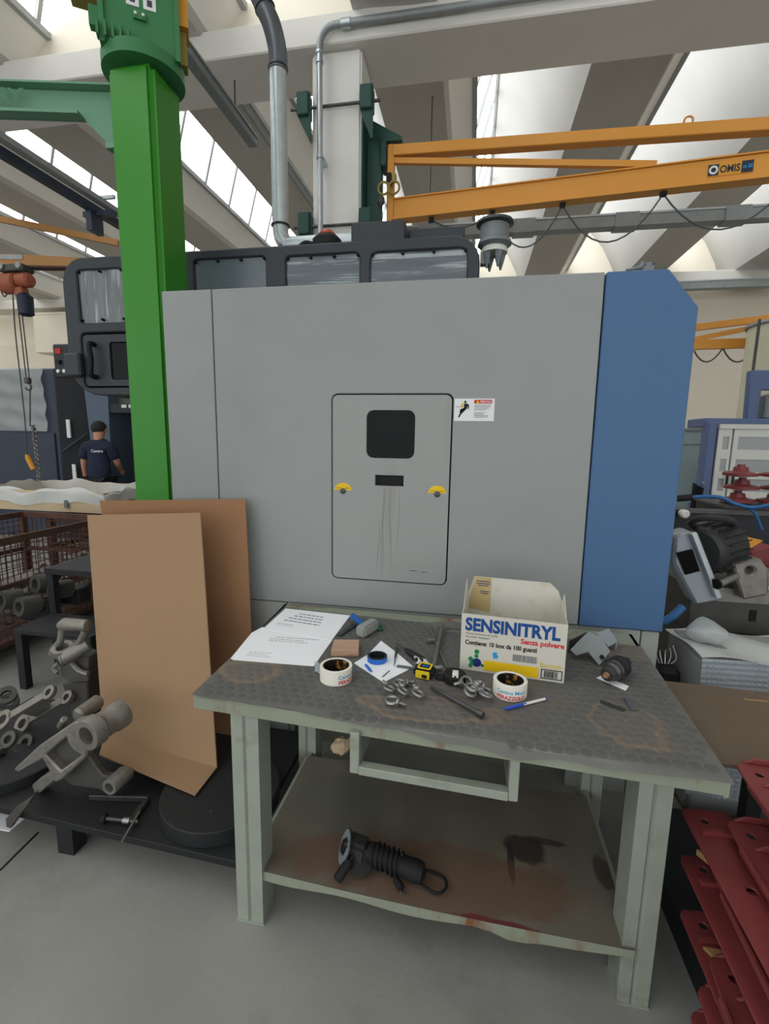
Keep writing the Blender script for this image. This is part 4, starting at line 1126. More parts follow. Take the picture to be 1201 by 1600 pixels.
put(text_mb('Non sterili - Ambidestri', .010, .0001, WB * .23), WB * .05, .121, 'ink_grey', 'lettering')
put(text_mb('Bericah', .026, .0002, WB * .19), WB * .775, .046, 'ink_gold', 'lettering')
def pl2(pts, x, z, m, nm): put(MB().plate(pts, [], (0, 0, 0), (1, 0, 0), (0, 1, 0), .0005), x, z, m, nm)
pl2([(0, 0), (WB * .52, -.002), (WB * .52, .036), (0, .036)], WB * .24, .008, 'yellow_sticker', 'yellow_band')
for cx, cz, r_, m in ((.165, .072, .0085, 'ink_green'), (.163, .056, .007, 'ink_green'), (.108, .043, .0085, 'ink_green'), (.118, .029, .007, 'ink_green'), (.108, .018, .007, 'ink_green'), (.225, .024, .006, 'ink_green'), (.168, .032, .016, 'ink_navy')):
    pl2(circ(0, 0, r_, 14), WB * cx, cz, m, 'logo_dot')
pl2([(-.009, .008), (-.006, -.009), (.007, -.009), (.011, 0), (.006, .004), (.006, .013), (-.005, .013)], WB * .345, .065, 'ink_sky', 'glove_logo')
bars = MB(); q = 0
while q < .078:
    w = rnd.choice((.0012, .002, .003)); bars.plate([(q, 0), (q + w, 0), (q + w, .024), (q, .024)], [], (0, 0, 0), (1, 0, 0), (0, 1, 0), .0005); q += w + rnd.choice((.0012, .002))
put(bars, WB * .515, .056, 'ink_grey', 'barcode')
MBx = MB().plate([(0, 0), (.068, 0), (.068, .034), (0, .034)], [[(.003, .003), (.065, .003), (.065, .031), (.003, .031)]], (0, 0, 0), (1, 0, 0), (0, 1, 0), .0005)
put(MBx, WB * .785, .008, 'ink_black', 'barcode_frame')
bars = MB(); q = .010
while q < .055:
    w = rnd.choice((.0012, .002, .003)); bars.plate([(q, .005), (q + w, .005), (q + w, .029), (q, .029)], [], (0, 0, 0), (1, 0, 0), (0, 1, 0), .0005); q += w + rnd.choice((.0012, .002))
put(bars, WB * .785, .008, 'ink_black', 'barcode')

# ------------------------------------------------------------------ metal pieces at the right end of the bench
ws = flat([(0.452, 1.617, 0.806), (0.476, 1.641, 0.806), (0.545, 1.581, 0.806), (0.525, 1.548, 0.806)], ZB_, .0008, 'paper_sheet', 'paper', 'small white paper slip under the black tool holder', 'paper')
th = thing('tool_holder', 'black steel tool holder with a stepped round body lying near the blue panel', 'tool holder', (0.532, 1.587, 0.806))
o_ = V((0.478, 1.589, 0.84)); e_ = V((0.565, 1.638, 0.845)); axh = V((.62, .75, .0)).normalized()
o_ = V((0.47, 1.569, 0.806)); o_.z = ZB_ + .038
MB().lathe(o_, axh, [(.008, -.012), (.010, 0), (.012, .002), (.0125, .003)], 20).build('bore', 'cardboard_dark', th)
MB().lathe(o_, axh, [(.021, 0), (.023, .003), (.023, .028), (.031, .034), (.031, .05), (.034, .054), (.034, .064)], 32).build('nose', 'steel_dark', th)
MB().lathe(o_ + axh * .060, axh, [(.037, 0), (.037, .013), (.033, .016), (.033, .022), (.037, .025), (.037, .04), (.030, .043)], 36).build('flange', 'black_paint', th)
MB().lathe(o_ + axh * .10, axh, [(.022, 0), (.016, .05), (.010, .055)], 24).build('taper', 'black_paint', th)
for i in range(3):
    a = 2 * PI * i / 3 + .4; t_ = axh.orthogonal().normalized(); u_ = axh.cross(t_)
    q = o_ + (t_ * math.cos(a) + u_ * math.sin(a)) * .0165
    MB().cyl(q - axh * .0015, q + axh * .001, .003, n=8).build('screw', 'rubber', th)
def bent(name, poly, fold, lift, label, m='galv_dull'):
    """sheet bracket standing on its lower edge: polygon corners with heights"""
    mb = MB(); n = len(poly); nrm = V((.25, -.6, .75)).normalized() * .003
    mb.add([V(p) for p in poly] + [V(p) - nrm for p in poly], [tuple(range(n)), tuple(range(2 * n - 1, n - 1, -1))] + [(i, (i + 1) % n, n + (i + 1) % n, n + i) for i in range(n)])
    return mb
b1 = thing('sheet_bracket', 'bent grey sheet steel bracket with a slot, leaning by the glove carton', 'bracket', (0.49, 1.741, 0.806))
cor = [V(p) for p in ((0.392, 1.754, 0.84), (0.435, 1.805, 0.862), (0.476, 1.851, 0.88), (0.51, 1.816, 0.872), (0.532, 1.762, 0.845), (0.484, 1.707, 0.812), (0.454, 1.751, 0.84), (0.411, 1.74, 0.828))]
dn_ = V((-.05, .12, -1)).normalized() * .004; n_c = len(cor)
MB().add(cor + [p + dn_ for p in cor], [(0, 1, 6, 7), (1, 2, 3, 6), (3, 4, 5, 6)] + [tuple(n_c + i for i in reversed(f)) for f in ((0, 1, 6, 7), (1, 2, 3, 6), (3, 4, 5, 6))] + [(i, (i + 1) % n_c, n_c + (i + 1) % n_c, n_c + i) for i in range(n_c)]).build('plate', 'galv_dull', b1)
hp_ = V((0.496, 1.729, 0.832)); MB().cyl(hp_ + V((0, -.001, .0015)), hp_ + V((0, -.0005, .001)), .0085, n=14).build('slot', 'black', b1)
MB().plate([(0, 0), (.10, 0), (.10, .07), (0, .05)], [], V((0.395, 1.789, 0.806)) + V((0, .01, 0)), (.8, .6, 0), (0, 0, 1), .003).build('foot', 'steel_dark', b1)
b2 = thing('sheet_bracket', 'bent grey sheet steel bracket behind the slotted one, against the plinth', 'bracket', (0.585, 1.93, 0.806))
cor = [(0.51, 1.888, 0.86), (0.568, 1.922, 0.87), (0.587, 1.872, 0.84), (0.547, 1.838, 0.83)]
mbb = MB(); pts = [V(p) for p in cor]
mbb.add(pts + [p + V((0, .0, -.004)) for p in pts], [(0, 1, 2, 3), (7, 6, 5, 4), (0, 1, 5, 4), (1, 2, 6, 5), (2, 3, 7, 6), (3, 0, 4, 7)])
mbb.build('plate', 'gear_grey', b2)
q0, q1 = pts[1], pts[2]
MB().add([q0, q1, V((q1.x, q1.y, ZB_)), V((q0.x, q0.y, ZB_)), q0 + V((-.004, 0, 0)), q1 + V((-.004, 0, 0)), V((q1.x - .004, q1.y, ZB_)), V((q0.x - .004, q0.y, ZB_))], [(0, 1, 2, 3), (7, 6, 5, 4), (0, 1, 5, 4), (1, 2, 6, 5), (2, 3, 7, 6), (3, 0, 4, 7)]).build('flange', 'gear_grey', b2)
k1, k2 = V((0.426, 1.458, 0.808)), V((0.485, 1.42, 0.808))
solo('key_steel', MB().bar((k1.x, k1.y, ZB_ + .003), (k2.x, k2.y, ZB_ + .003), .012, .005), 'steel_dark', 'longer thin offcut of flat steel below the tool holder', 'offcut')
k1, k2 = V((0.509, 1.486, 0.808)), V((0.511, 1.429, 0.808))
solo('key_steel', MB().bar((k1.x, k1.y, ZB_ + .005), (k2.x, k2.y, ZB_ + .005), .016, .009), 'steel', 'shorter thicker offcut of flat steel below the tool holder', 'offcut')

# ------------------------------------------------------------------ angle grinder on the shelf
ZG = .199
gr = thing('angle_grinder', 'black angle grinder with its cord wrapped round the body on the shelf', 'grinder', (-0.251, 1.367, 0.2))
hc = V((-0.322, 1.349, 0.24)); hc.z = ZG + .06
ec = V((-0.107, 1.32, 0.235)); ec.z = ZG + .034
ax_ = (ec - hc).normalized()
up_ = V((0, 0, 1)); sd_ = ax_.cross(up_).normalized()
M = frame(hc, ax_, up_)
MB().box(-.035, .045, -.035, .032, -.032, .032).xf(M).build('gear_head', 'steel_dark', gr, bevel=.012, seg=2)
MB().lathe(lerp(hc, ec, .2), ax_, [(.030, 0), (.033, .02), (.031, .06), (.029, .10), (.031, .13), (.034, .16), (.030, .185), (.012, .195)], 20).build('body', 'rubber', gr)
dsk = hc + V((-.025, .0, -.01))
axd = V((-.8, -.25, .35)).normalized()
MB().lathe(dsk + axd * .012, axd, [(.0, .0), (.054, .0), (.054, .003), (.0, .003)], 32).build('cutting_disc', 'steel_dark', gr)
MB().lathe(dsk + axd * .0155, axd, [(.026, 0), (.05, 0), (.05, .001), (.026, .001)], 32, True).build('disc_label', 'gear_grey', gr, label='pale paper label on the cutting disc')
MB().lathe(dsk + axd * .0155, axd, [(.02, 0), (.02, .008), (.012, .01)], 20).build('flange_nut', 'rubber', gr)
h0 = hc + V((.0, -.025, -.005)); h1 = V((-0.362, 1.256, 0.225)); h1.z = ZG + .018
MB().tube([h0, lerp(h0, h1, .25), lerp(h0, h1, .3), lerp(h0, h1, .9), h1], [.008, .010, .015, .0165, .013], 14).build('side_handle', 'rubber', gr)
MB().lathe(hc + V((.025, -.03, -.04)), (.1, -.3, 1), [(.034, 0), (.038, .006), (.036, .012)], 20).build('guard', 'steel_dark', gr)
coil = []
for i in range(90):
    t = i / 89; a = t * 2 * PI * 6
    c = lerp(hc, ec, .28 + .45 * t); r = .036 + .002 * math.sin(i)
    coil.append(c + (up_ * math.cos(a) + sd_ * math.sin(a)) * r)
coil = [p if p.z > ZG + .005 else V((p.x, p.y, ZG + .005)) for p in coil]
MB().tube(coil, .0042, 6).build('wrapped_cord', 'rubber', gr)
l0 = V((-0.094, 1.338, 0.22)); l0.z = ZG + .03
lp_ = [l0] + [V((p[0], p[1], ZG + .006)) for p in ((-0.057, 1.355, 0.205), (-0.027, 1.342, 0.205), (-0.02, 1.312, 0.205), (-0.036, 1.29, 0.205), (-0.06, 1.287, 0.205), (-0.085, 1.299, 0.205), (-0.12, 1.317, 0.205))]
MB().tube(smooth_path(lp_, 5), .0048, 8).build('cord_loop', 'rubber', gr)
p0 = V((-0.201, 1.326, 0.21)); p0.z = ZG + .02; p1 = V((-0.157, 1.271, 0.215)); p1.z = ZG + .014
MB().tube([p0, lerp(p0, p1, .45), lerp(p0, p1, .5), lerp(p0, p1, .9), p1], [.005, .006, .011, .013, .012], 12).build('plug', 'rubber', gr)
for s_ in (-.006, .006):
    q = p1 + V((s_, -.002, 0)); MB().cyl(q, q + (p1 - p0).normalized() * .016, .0022, n=8).build('plug_pin', 'chrome', gr)

# ------------------------------------------------------------------ low black platform, discs and cardboard on the left
pf = thing('steel_platform', 'low black steel platform on short channel legs left of the bench', 'platform', (-1.5, 1.7, 0))
PZ = .15
MB().add([(x, y, z) for z in (PZ - .028, PZ) for x, y in ((-2.35, 1.385), (-.735, 1.315), (-.735, 2.06), (-2.35, 2.06))], [(3, 2, 1, 0), (4, 5, 6, 7), (0, 1, 5, 4), (1, 2, 6, 5), (2, 3, 7, 6), (3, 0, 4, 7)]).build('top', 'black_paint', pf, bevel=.002)
for x, y in ((-1.47, 1.355), (-1.47, 1.95), (-.85, 1.95), (-2.2, 1.42), (-2.2, 1.95)):
    lm = MB().box(x - .035, x + .035, y, y + .008, 0, PZ - .028).box(x - .035, x - .027, y + .008, y + .06, 0, PZ - .028).box(x + .027, x + .035, y + .008, y + .06, 0, PZ - .028)
    lm.build('leg', 'black_paint', pf)
dc = thing('steel_disc', 'thick black round steel disc on the platform under the cardboard flap', 'disc', (-.93, 1.57, PZ))
MB().lathe((-.93, 1.565, PZ), (0, 0, 1), [(.226, 0), (.228, .002), (.228, .056), (.224, .06)], 72).build('plate', 'black_paint', dc)
MB().cyl((-.905, 1.44, PZ + .0595), (-.905, 1.44, PZ + .0605), .006, n=10).build('centre_mark', 'steel_dark', dc)
d2 = thing('steel_disc', 'black round steel disc at the left edge of the platform, under the castings', 'disc', (-1.92, 1.60, PZ))
MB().lathe((-1.95, 1.60, PZ), (0, 0, 1), [(.23, 0), (.232, .002), (.232, .042), (.228, .046)], 72).build('plate', 'black_paint', d2)
MB().cyl((-1.95, 1.60, PZ + .0455), (-1.95, 1.60, PZ + .0465), .006, n=10).build('centre_mark', 'steel_dark', d2)
# cardboard sheet 1: creased near its foot, flap forward on the disc
def sheet(c, th, name, m, parent, label=None):
    c = [V(p) for p in c]; n_ = (c[1] - c[0]).cross(c[2] - c[0]).normalized() * th
    n = len(c)
    return MB().add(c + [p + n_ for p in c], [tuple(reversed(range(n))), tuple(range(n, 2 * n))] + [(i, (i + 1) % n, n + (i + 1) % n, n + i) for i in range(n)]).build(name, m, parent, label=label)
F0, F1 = V((-1.56, 1.80, .245)), V((-1.0, 1.66, .222))
F0 = V((-1.598, 1.72, 0.231)); F1 = V((-0.998, 1.655, 0.219))
K0 = V((-1.53, 1.612, 0.225)); K1 = V((-1, 1.492, 0.216))
T0 = V((-1.782, 1.93, 1.221)); T1 = V((-1.175, 1.9, 1.264))
cbs = thing('cardboard_sheet', 'pale brown cardboard sheet folded at the foot, nearest the bench', 'cardboard', (-1.3, 1.7, .2))
sheet([F0, F1, T1, T0], .006, 'panel', 'cardboard', cbs)
sheet([K0, K1, F1, F0], .006, 'flap', 'cardboard', cbs, 'folded foot flap')
sheet([T0 + V((.09, -.001, -.004)), T0 + V((.17, -.001, -.002)), T0 + V((.17, -.001, .004)), T0 + V((.09, -.001, .003))], .007, 'torn_edge', 'cardboard_edge', cbs)
G0 = V((-1.824, 2.06, 1.274)); G1 = V((-1.039, 2.06, 1.311)); G2 = V((-0.989, 2.02, 0.663)); G3 = V((-0.977, 2, 0.624))
B2 = V((-.965, 1.955, .152)); B3 = V((-1.66, 1.99, .152))
cb2 = thing('cardboard_sheet', 'larger darker cardboard sheet leaning on the machine behind the folded one', 'cardboard', (-1.3, 2.0, .15))
sheet([B3, B2, G1, G0], .006, 'panel', 'cardboard_dark', cb2)
sheet([lerp(B3, G0, .99) + V((.35, -.003, 0)), G1 + V((-.005, -.003, -.02)), G1 + V((-.005, -.003, -.004)), G0 + V((.35, -.003, -.004))], .003, 'scuffed_edge', 'cardboard_edge', cb2)
# white offcut on the floor at the picture's left edge
solo('white_offcut', MB().box(-2.05, -1.78, 1.40, 1.52, 0, .004), 'paper', 'white sheet lying on the floor beneath the platform at the far left', 'sheet')

# C-clamp in front of the platform disc
cc = thing('screw_clamp', 'steel screw clamp lying on the platform in front of the castings', 'clamp', (-1.21, 1.398, 0.16))
zc = PZ + .012
def pt(p, z): return V((p[0], p[1], z))
ca, cb3, cc3, cd3 = pt((-1.449, 1.462, 0.16), zc), pt((-1.215, 1.499, 0.16), zc), pt((-1.202, 1.388, 0.16), zc), pt((-1.298, 1.375, 0.16), zc + .006)
MB().bar(ca, cb3, .012, .022).build('rail', 'steel_dark', cc, bevel=.002)
MB().tube([cb3, lerp(cb3, cc3, .3), cc3], [.010, .013, .011], 10).build('arm', 'steel_dark', cc)
se = pt((-1.17, 1.385, 0.16), zc + .006)
MB().cyl(cd3, se, .0075, n=12).build('screw', 'steel_dark', cc); MB().cyl(lerp(cd3, se, .55), lerp(cd3, se, .75), .012, n=12).build('nut', 'steel', cc)
MB().cyl(cd3 - (se - cd3).normalized() * .012, cd3, .019, .016, 16).build('pad', 'rubber', cc)
t0_, t1_ = pt((-1.192, 1.421, 0.16), zc + .014), pt((-1.167, 1.298, 0.16), zc + .004)
MB().cyl(t0_, t1_, .0045, n=8).build('tommy_bar', 'steel', cc)

# ------------------------------------------------------------------ castings
def outline(name, y, pts, m, parent, th, holes=()):
    return MB().plate([(V(p).x, V(p).z) for p in pts], holes, (0, y + th, 0), (1, 0, 0), (0, 0, 1), th).build(name, m, parent, bevel=.006)
big = thing('lever_casting', 'large grey iron lever casting with a wide bored hub leaning beside the cardboard', 'casting', (-1.5, 1.45, PZ))
out_ = [(-1.753, 1.42, 0.267), (-1.727, 1.42, 0.257), (-1.608, 1.42, 0.337), (-1.56, 1.42, 0.238), (-1.525, 1.42, 0.26), (-1.408, 1.42, 0.374), (-1.4, 1.42, 0.4), (-1.353, 1.42, 0.428), (-1.334, 1.42, 0.487), (-1.35, 1.42, 0.524), (-1.394, 1.42, 0.529), (-1.457, 1.42, 0.51), (-1.513, 1.42, 0.468), (-1.62, 1.42, 0.39)]
hole_ = [(-1.594, 1.42, 0.355), (-1.53, 1.42, 0.296), (-1.428, 1.42, 0.377), (-1.466, 1.42, 0.396), (-1.486, 1.42, 0.425), (-1.489, 1.42, 0.447)]
hbc = (-1.4, 1.42, 0.464)
outline('web', 1.42, out_, 'cast_iron', big, .05, [[(V(p).x, V(p).z) for p in hole_], circ(hbc[0] + .003, hbc[2], .037, 20)])
MB().plate([(V(p).x, V(p).z) for p in hole_], [], (0, 1.465, 0), (1, 0, 0), (0, 0, 1), .01).build('recess', 'cast_dark', big)
hbx = V((-1.39, 1.41, 0.472)); axb = V((.16, 1, .02)).normalized()
MB().lathe(hbx, axb, [(.036, 0), (.058, 0), (.060, .004), (.060, .05), (.052, .06), (.052, .11), (.058, .12), (.058, .16), (.03, .16), (.03, .12)], 32, True).build('hub', 'cast_iron', big)
MB().lathe(hbx + axb * .045, axb, [(.0365, 0), (.022, .004), (.022, .05)], 24).build('bore', 'black_paint', big)  # closed disc in black, painting the shade inside the bore
MB().lathe(V((-1.507, 1.56, 0.486)), (.1, 1, .1), [(.022, -.06), (.030, -.05), (.030, .04), (.02, .05)], 20).build('boss', 'cast_iron', big)
MB().lathe(V((-1.581, 1.5, 0.448)), (.6, -.2, .75), [(.014, -.03), (.014, .02), (.010, .025)], 14).build('stub', 'cast_iron', big)
e2 = V((-1.317, 1.42, 0.258))
arm2 = [(-1.578, 1.47, 0.219), (-1.451, 1.47, 0.346), (-1.415, 1.47, 0.29), (-1.388, 1.47, 0.26), (-1.33, 1.47, 0.264), (-1.316, 1.47, 0.232), (-1.361, 1.47, 0.168), (-1.412, 1.47, 0.194), (-1.542, 1.47, 0.19)]
outline('lower_arm', 1.47, arm2, 'cast_dark', big, .03)
MB().lathe(e2 + V((0, -.0, 0)), (0.05, 1, 0), [(.019, 0), (.030, 0), (.032, .004), (.032, .08), (.019, .08)], 24, True).build('eye', 'cast_iron', big)
MB().lathe(V((-1.351, 1.5, 0.215)), (0.05, 1, 0), [(.018, 0), (.028, 0), (.028, .06), (.018, .06)], 24, True).build('eye', 'cast_iron', big)
fk = [(-1.699, 1.44, 0.189), (-1.652, 1.44, 0.231), (-1.582, 1.44, 0.27), (-1.574, 1.44, 0.237), (-1.66, 1.44, 0.161), (-1.685, 1.44, 0.156)]
outline('fork', 1.44, fk, 'cast_iron', big, .05)
ft = [(-1.703, 1.345, 0.133), (-1.65, 1.345, 0.19), (-1.568, 1.345, 0.253), (-1.548, 1.345, 0.277), (-1.589, 1.345, 0.217), (-1.643, 1.345, 0.152), (-1.685, 1.345, 0.095), (-1.705, 1.345, 0.097)]
outline('tail', 1.33, ft, 'cast_dark', big, .016)

yk = thing('yoke_casting', 'grey iron yoke casting with a looped frame left of the cardboard, over the platform', 'casting', (-1.8, 1.85, .3))
Y_ = 1.80
MB().tube([V(p) for p in ((-1.858, 1.8, 0.712), (-1.836, 1.8, 0.723), (-1.712, 1.8, 0.728))], [.022, .030, .026], 14).build('upper_hub', 'cast_iron', yk)
MB().tube(smooth_path([(-1.853, 1.8, 0.69), (-1.869, 1.8, 0.635), (-1.909, 1.8, 0.593), (-1.919, 1.8, 0.566)], 4), .016, 10).build('arm', 'cast_iron', yk)
MB().tube(smooth_path([(-1.728, 1.8, 0.702), (-1.757, 1.8, 0.652), (-1.795, 1.8, 0.61), (-1.855, 1.8, 0.566)], 4), .015, 10).build('arm', 'cast_iron', yk)
MB().lathe(V((-1.855, 1.8, 0.604)) + V((0, 0, -.02)), (0.1, -.35, 1), [(.026, 0), (.045, 0), (.045, .03), (.026, .03)], 24, True).build('ring', 'cast_iron', yk)
MB().tube([V(p) for p in ((-1.836, 1.78, 0.564), (-1.782, 1.8, 0.599), (-1.746, 1.83, 0.621))], [.034, .034, .034], 18).build('lower_hub', 'cast_iron', yk)
MB().lathe(V((-1.835, 1.775, 0.564)), V((-.8, -.45, -.25)), [(.014, 0), (.034, 0), (.034, .006), (.014, .006)], 20, True).build('hub_face', 'cast_iron', yk)
outline('body', 1.83, [(-1.943, 1.83, 0.556), (-1.886, 1.83, 0.549), (-1.82, 1.83, 0.568), (-1.756, 1.83, 0.549), (-1.76, 1.83, 0.424), (-1.865, 1.83, 0.406), (-1.919, 1.83, 0.44), (-1.919, 1.83, 0.506), (-1.946, 1.83, 0.523)], 'cast_dark', yk, .08)
MB().tube(smooth_path([(-1.827, 1.81, 0.529), (-1.795, 1.81, 0.496), (-1.761, 1.81, 0.484), (-1.74, 1.81, 0.483)], 4), .012, 8).build('rim', 'cast_iron', yk)
MB().tube(smooth_path([(-1.909, 1.82, 0.512), (-1.941, 1.82, 0.482), (-1.921, 1.82, 0.464), (-1.935, 1.82, 0.463)], 4), .010, 8).build('hook', 'cast_iron', yk)
outline('foot', 1.84, [(-1.926, 1.84, 0.393), (-1.889, 1.84, 0.404), (-1.78, 1.84, 0.417), (-1.789, 1.84, 0.166), (-1.877, 1.84, 0.154), (-1.905, 1.84, 0.315)], 'cast_dark', yk, .09)

def link(name, label, a, b, r0, r1, th, m='cast_iron', gap=.05, nrm=(0, -1, .35), group=None):
    """forked link: two parallel cheeks, each with an eye at both ends"""
    a, b = V(a), V(b)
    t = thing(name, label, 'casting', ((a.x + b.x) / 2, (a.y + b.y) / 2, min(a.z, b.z) - r0), group)
    n_ = V(nrm).normalized(); d = (b - a).normalized(); n_ = (n_ - d * n_.dot(d)).normalized()
    for s_ in (-1, 1):
        o = n_ * (s_ * gap / 2)
        MB().lathe(a + o - n_ * th / 2, n_, [(r0 * .5, 0), (r0, 0), (r0, th), (r0 * .5, th)], 20, True).build('eye', m, t)
        MB().lathe(b + o - n_ * th / 2, n_, [(r1 * .5, 0), (r1, 0), (r1, th), (r1 * .5, th)], 20, True).build('eye', m, t)
        MB().bar(a + d * r0 * .7 + o, b - d * r1 * .7 + o, r0 * .8, th, n_).build('cheek', m, t, bevel=.002)
    MB().bar(lerp(a, b, .35), lerp(a, b, .65), r0 * .7, gap, n_).build('bridge', m, t)
    return t
link('link_casting', 'grey forked link casting at the left edge, rising towards the yoke casting', (-2.085, 1.72, 0.244), (-1.884, 1.78, 0.372), .045, .032, .02, gap=.10, nrm=(.25, -.5, .8))
link('link_casting', 'dark forked link casting low at the left edge above the black disc', (-2.047, 1.55, 0.15), (-1.955, 1.62, 0.23), .050, .035, .02, 'cast_dark', gap=.10, nrm=(.25, -.5, .8))
link('link_casting', 'dark link casting at the left picture edge below the mesh crate', (-2.607, 2, 0.146), (-2.511, 2.05, 0.121), .05, .05, .03, 'cast_dark', gap=.09, nrm=(.1, -.6, .8))

# ------------------------------------------------------------------ black two-step stand
ss = thing('step_stand', 'black steel stand with two stepped shelves left of the cardboard', 'stand', (-2.5, 2.7, 0))
MB().box(-2.755, -2.2, 2.325, 2.615, .372, .40).build('lower_tread', 'black_paint', ss, bevel=.002)
MB().box(-2.82, -2.2, 2.64, 3.07, .66, .70).build('upper_tread', 'black_paint', ss, bevel=.002)
for x, y, z in ((-2.75, 2.33, .372), (-2.26, 2.33, .372), (-2.81, 2.645, .66), (-2.26, 2.645, .66), (-2.81, 3.02, .66), (-2.26, 3.02, .66)):
    MB().box(x, x + .05, y, y + .045, 0, z).build('leg', 'black_paint', ss)
MB().bar((-2.72, 2.60, .15), (-2.2, 2.60, .15), .03, .03).build('stretcher', 'black_paint', ss)
MB().bar((-2.6, 3.0, .45), (-2.3, 2.7, .52), .03, .04).build('brace', 'black_paint', ss)
for i, (p, lb) in enumerate((((-2.929, 2.85, 0.481), 'dark paired-ring casting under the upper tread of the black stand'), ((-3.007, 2.66, 0.419), 'dark paired-ring casting beside the rear leg of the black stand'))):
    p = V(p)
    t = thing('ring_casting', lb, 'casting', (p.x, p.y, p.z - .09))
    for s_ in (-.07, .07):
        MB().lathe(p + V((s_ + .02, 0, .03 - s_ * .25)), (-.25, -1, .15), [(.035, 0), (.065, 0), (.065, .12), (.035, .12)], 22, True).build('ring', 'cast_dark', t)
    MB().box(p.x - .09, p.x + .15, p.y + .01, p.y + .13, p.z - .12, p.z + .0).build('block', 'black_paint', t, bevel=.01)

# ------------------------------------------------------------------ rusty mesh crate with castings, and the lined carton behind it
def crate(name, label, x0, x1, y0, y1, z0, z1, pitch=.05):
    t = thing(name, label, 'crate', ((x0 + x1) / 2, (y0 + y1) / 2, 0))
    for x in (x0, x1):
        for y in (y0, y1):
            MB().box(x - .025, x + .025, y - .025, y + .025, 0, z1 + .02).build('post', 'rust', t)
    for z in (z0, (z0 + z1) / 2 + .04, z1):
        for a, b in (((x0, y0), (x1, y0)), ((x1, y0), (x1, y1)), ((x1, y1), (x0, y1)), ((x0, y1), (x0, y0))):
            MB().bar((*a, z), (*b, z), .03, .05 if z == z1 else .035).build('rail', 'rust', t)
    w = MB()
    def wires(a, b):
        a, b = V(a), V(b); L = (b - a).length; n = int(L / pitch)
        for i in range(1, n):
            p = lerp(a, b, i / n); w.bar((p.x, p.y, z0), (p.x, p.y, z1), .005, .005)
        m = int((z1 - z0) / pitch)
        for i in range(1, m):
            z = z0 + (z1 - z0) * i / m; w.bar((a.x, a.y, z), (b.x, b.y, z), .005, .005)
    wires((x0, y0, 0), (x1, y0, 0)); wires((x1, y0, 0), (x1, y1, 0)); wires((x1, y1, 0), (x0, y1, 0)); wires((x0, y1, 0), (x0, y0, 0))
    w.build('wire_mesh', 'rust', t, kind='stuff')
    MB().box(x0, x1, y0, y1, z0 - .03, z0).build('floor_plate', 'rust', t)
    return t
crate('mesh_crate', 'rusty wire mesh crate of castings at the left picture edge', -4.15, -3.2, 2.25, 3.72, .12, .85)
crate('mesh_crate', 'rusty wire mesh crate behind the cardboard and the black stand', -4.05, -2.55, 3.92, 4.75, .12, .785)
gi = 0
PLACES = ['lowest at the front of the pile', 'against the right mesh at the front', 'on top at the front', 'lowest in the middle', 'against the right mesh in the middle', 'on top in the middle', 'lowest at the back', 'against the right mesh at the back', 'on top at the back']
for iy, yy in enumerate((2.55, 2.98, 3.4)):
    for ix, (xx, zz) in enumerate(((-3.75, .20), (-3.36, .24), (-3.5, .42))):
        a = V((xx + rnd.uniform(-.06, .06), yy - .12, zz + rnd.uniform(-.02, .04))); b = a + V((rnd.uniform(-.1, .18), .26, rnd.uniform(-.02, .14)))
        link('link_casting', 'pale forked casting in the mesh crate, ' + PLACES[gi], a, b, .07, .05, .035, 'cast_iron', .10, (.6, -.3, .7), 'castings in the mesh crate')
        gi += 1
bx = thing('lined_carton', 'brown bulk carton lined with a white plastic bag behind the mesh crate', 'box', (-4.2, 4.3, .85))
# stands on the second crate's rim
X0c, X1c, Y0c, Y1c, Z0c, Z1c = -5.2, -3.62, 4.05, 4.95, .83, 1.0
X1c = -3.55
for (a, b) in (((X0c, Y0c), (X1c, Y0c)), ((X1c, Y0c), (X1c, Y1c)), ((X1c, Y1c), (X0c, Y1c)), ((X0c, Y1c), (X0c, Y0c))):
    MB().bar((*a, .93), (*b, .93), .012, .205).build('carton_wall', 'bin_card', bx)
MB().box(X0c, X1c, Y0c, Y1c, .826, .836).build('carton_floor', 'bin_card', bx)
def bag(u, v):
    # a liner folded over the rim: u around, v from inside to outside
    per = [V((X0c, Y0c)), V((X1c, Y0c)), V((X1c, Y1c)), V((X0c, Y1c)), V((X0c, Y0c))]
    s_ = u * 4; i = min(int(s_), 3); p = per[i].lerp(per[i + 1], s_ - i)
    c = V(((X0c + X1c) / 2, (Y0c + Y1c) / 2)); d = (p - c); d = d / max(abs(d.x) / ((X1c - X0c) / 2), abs(d.y) / ((Y1c - Y0c) / 2), 1e-6)
    off = -.05 + .075 * v if v > .5 else -.05 * (1 - v * 2) - .012
    q = p + (p - c).normalized() * (.02 if v > .5 else -.03)
    z = 1.05 + .02 * math.sin(u * 40) + .012 * math.sin(u * 97)
    z -= (abs(v - .5) * 2) ** 1.3 * (.14 if v > .5 else .17 + .02 * math.sin(u * 33))
    w_ = .010 * math.sin(u * 61 + v * 5)
    return (q.x + w_, q.y + w_, z)
MB().grid(120, 8, bag).build('liner', 'bag_white', bx, angle=60)
MB().box(-3.98, -3.94, Y0c - .030, Y0c - .024, .87, .95).build('print', 'ink_grey', bx)

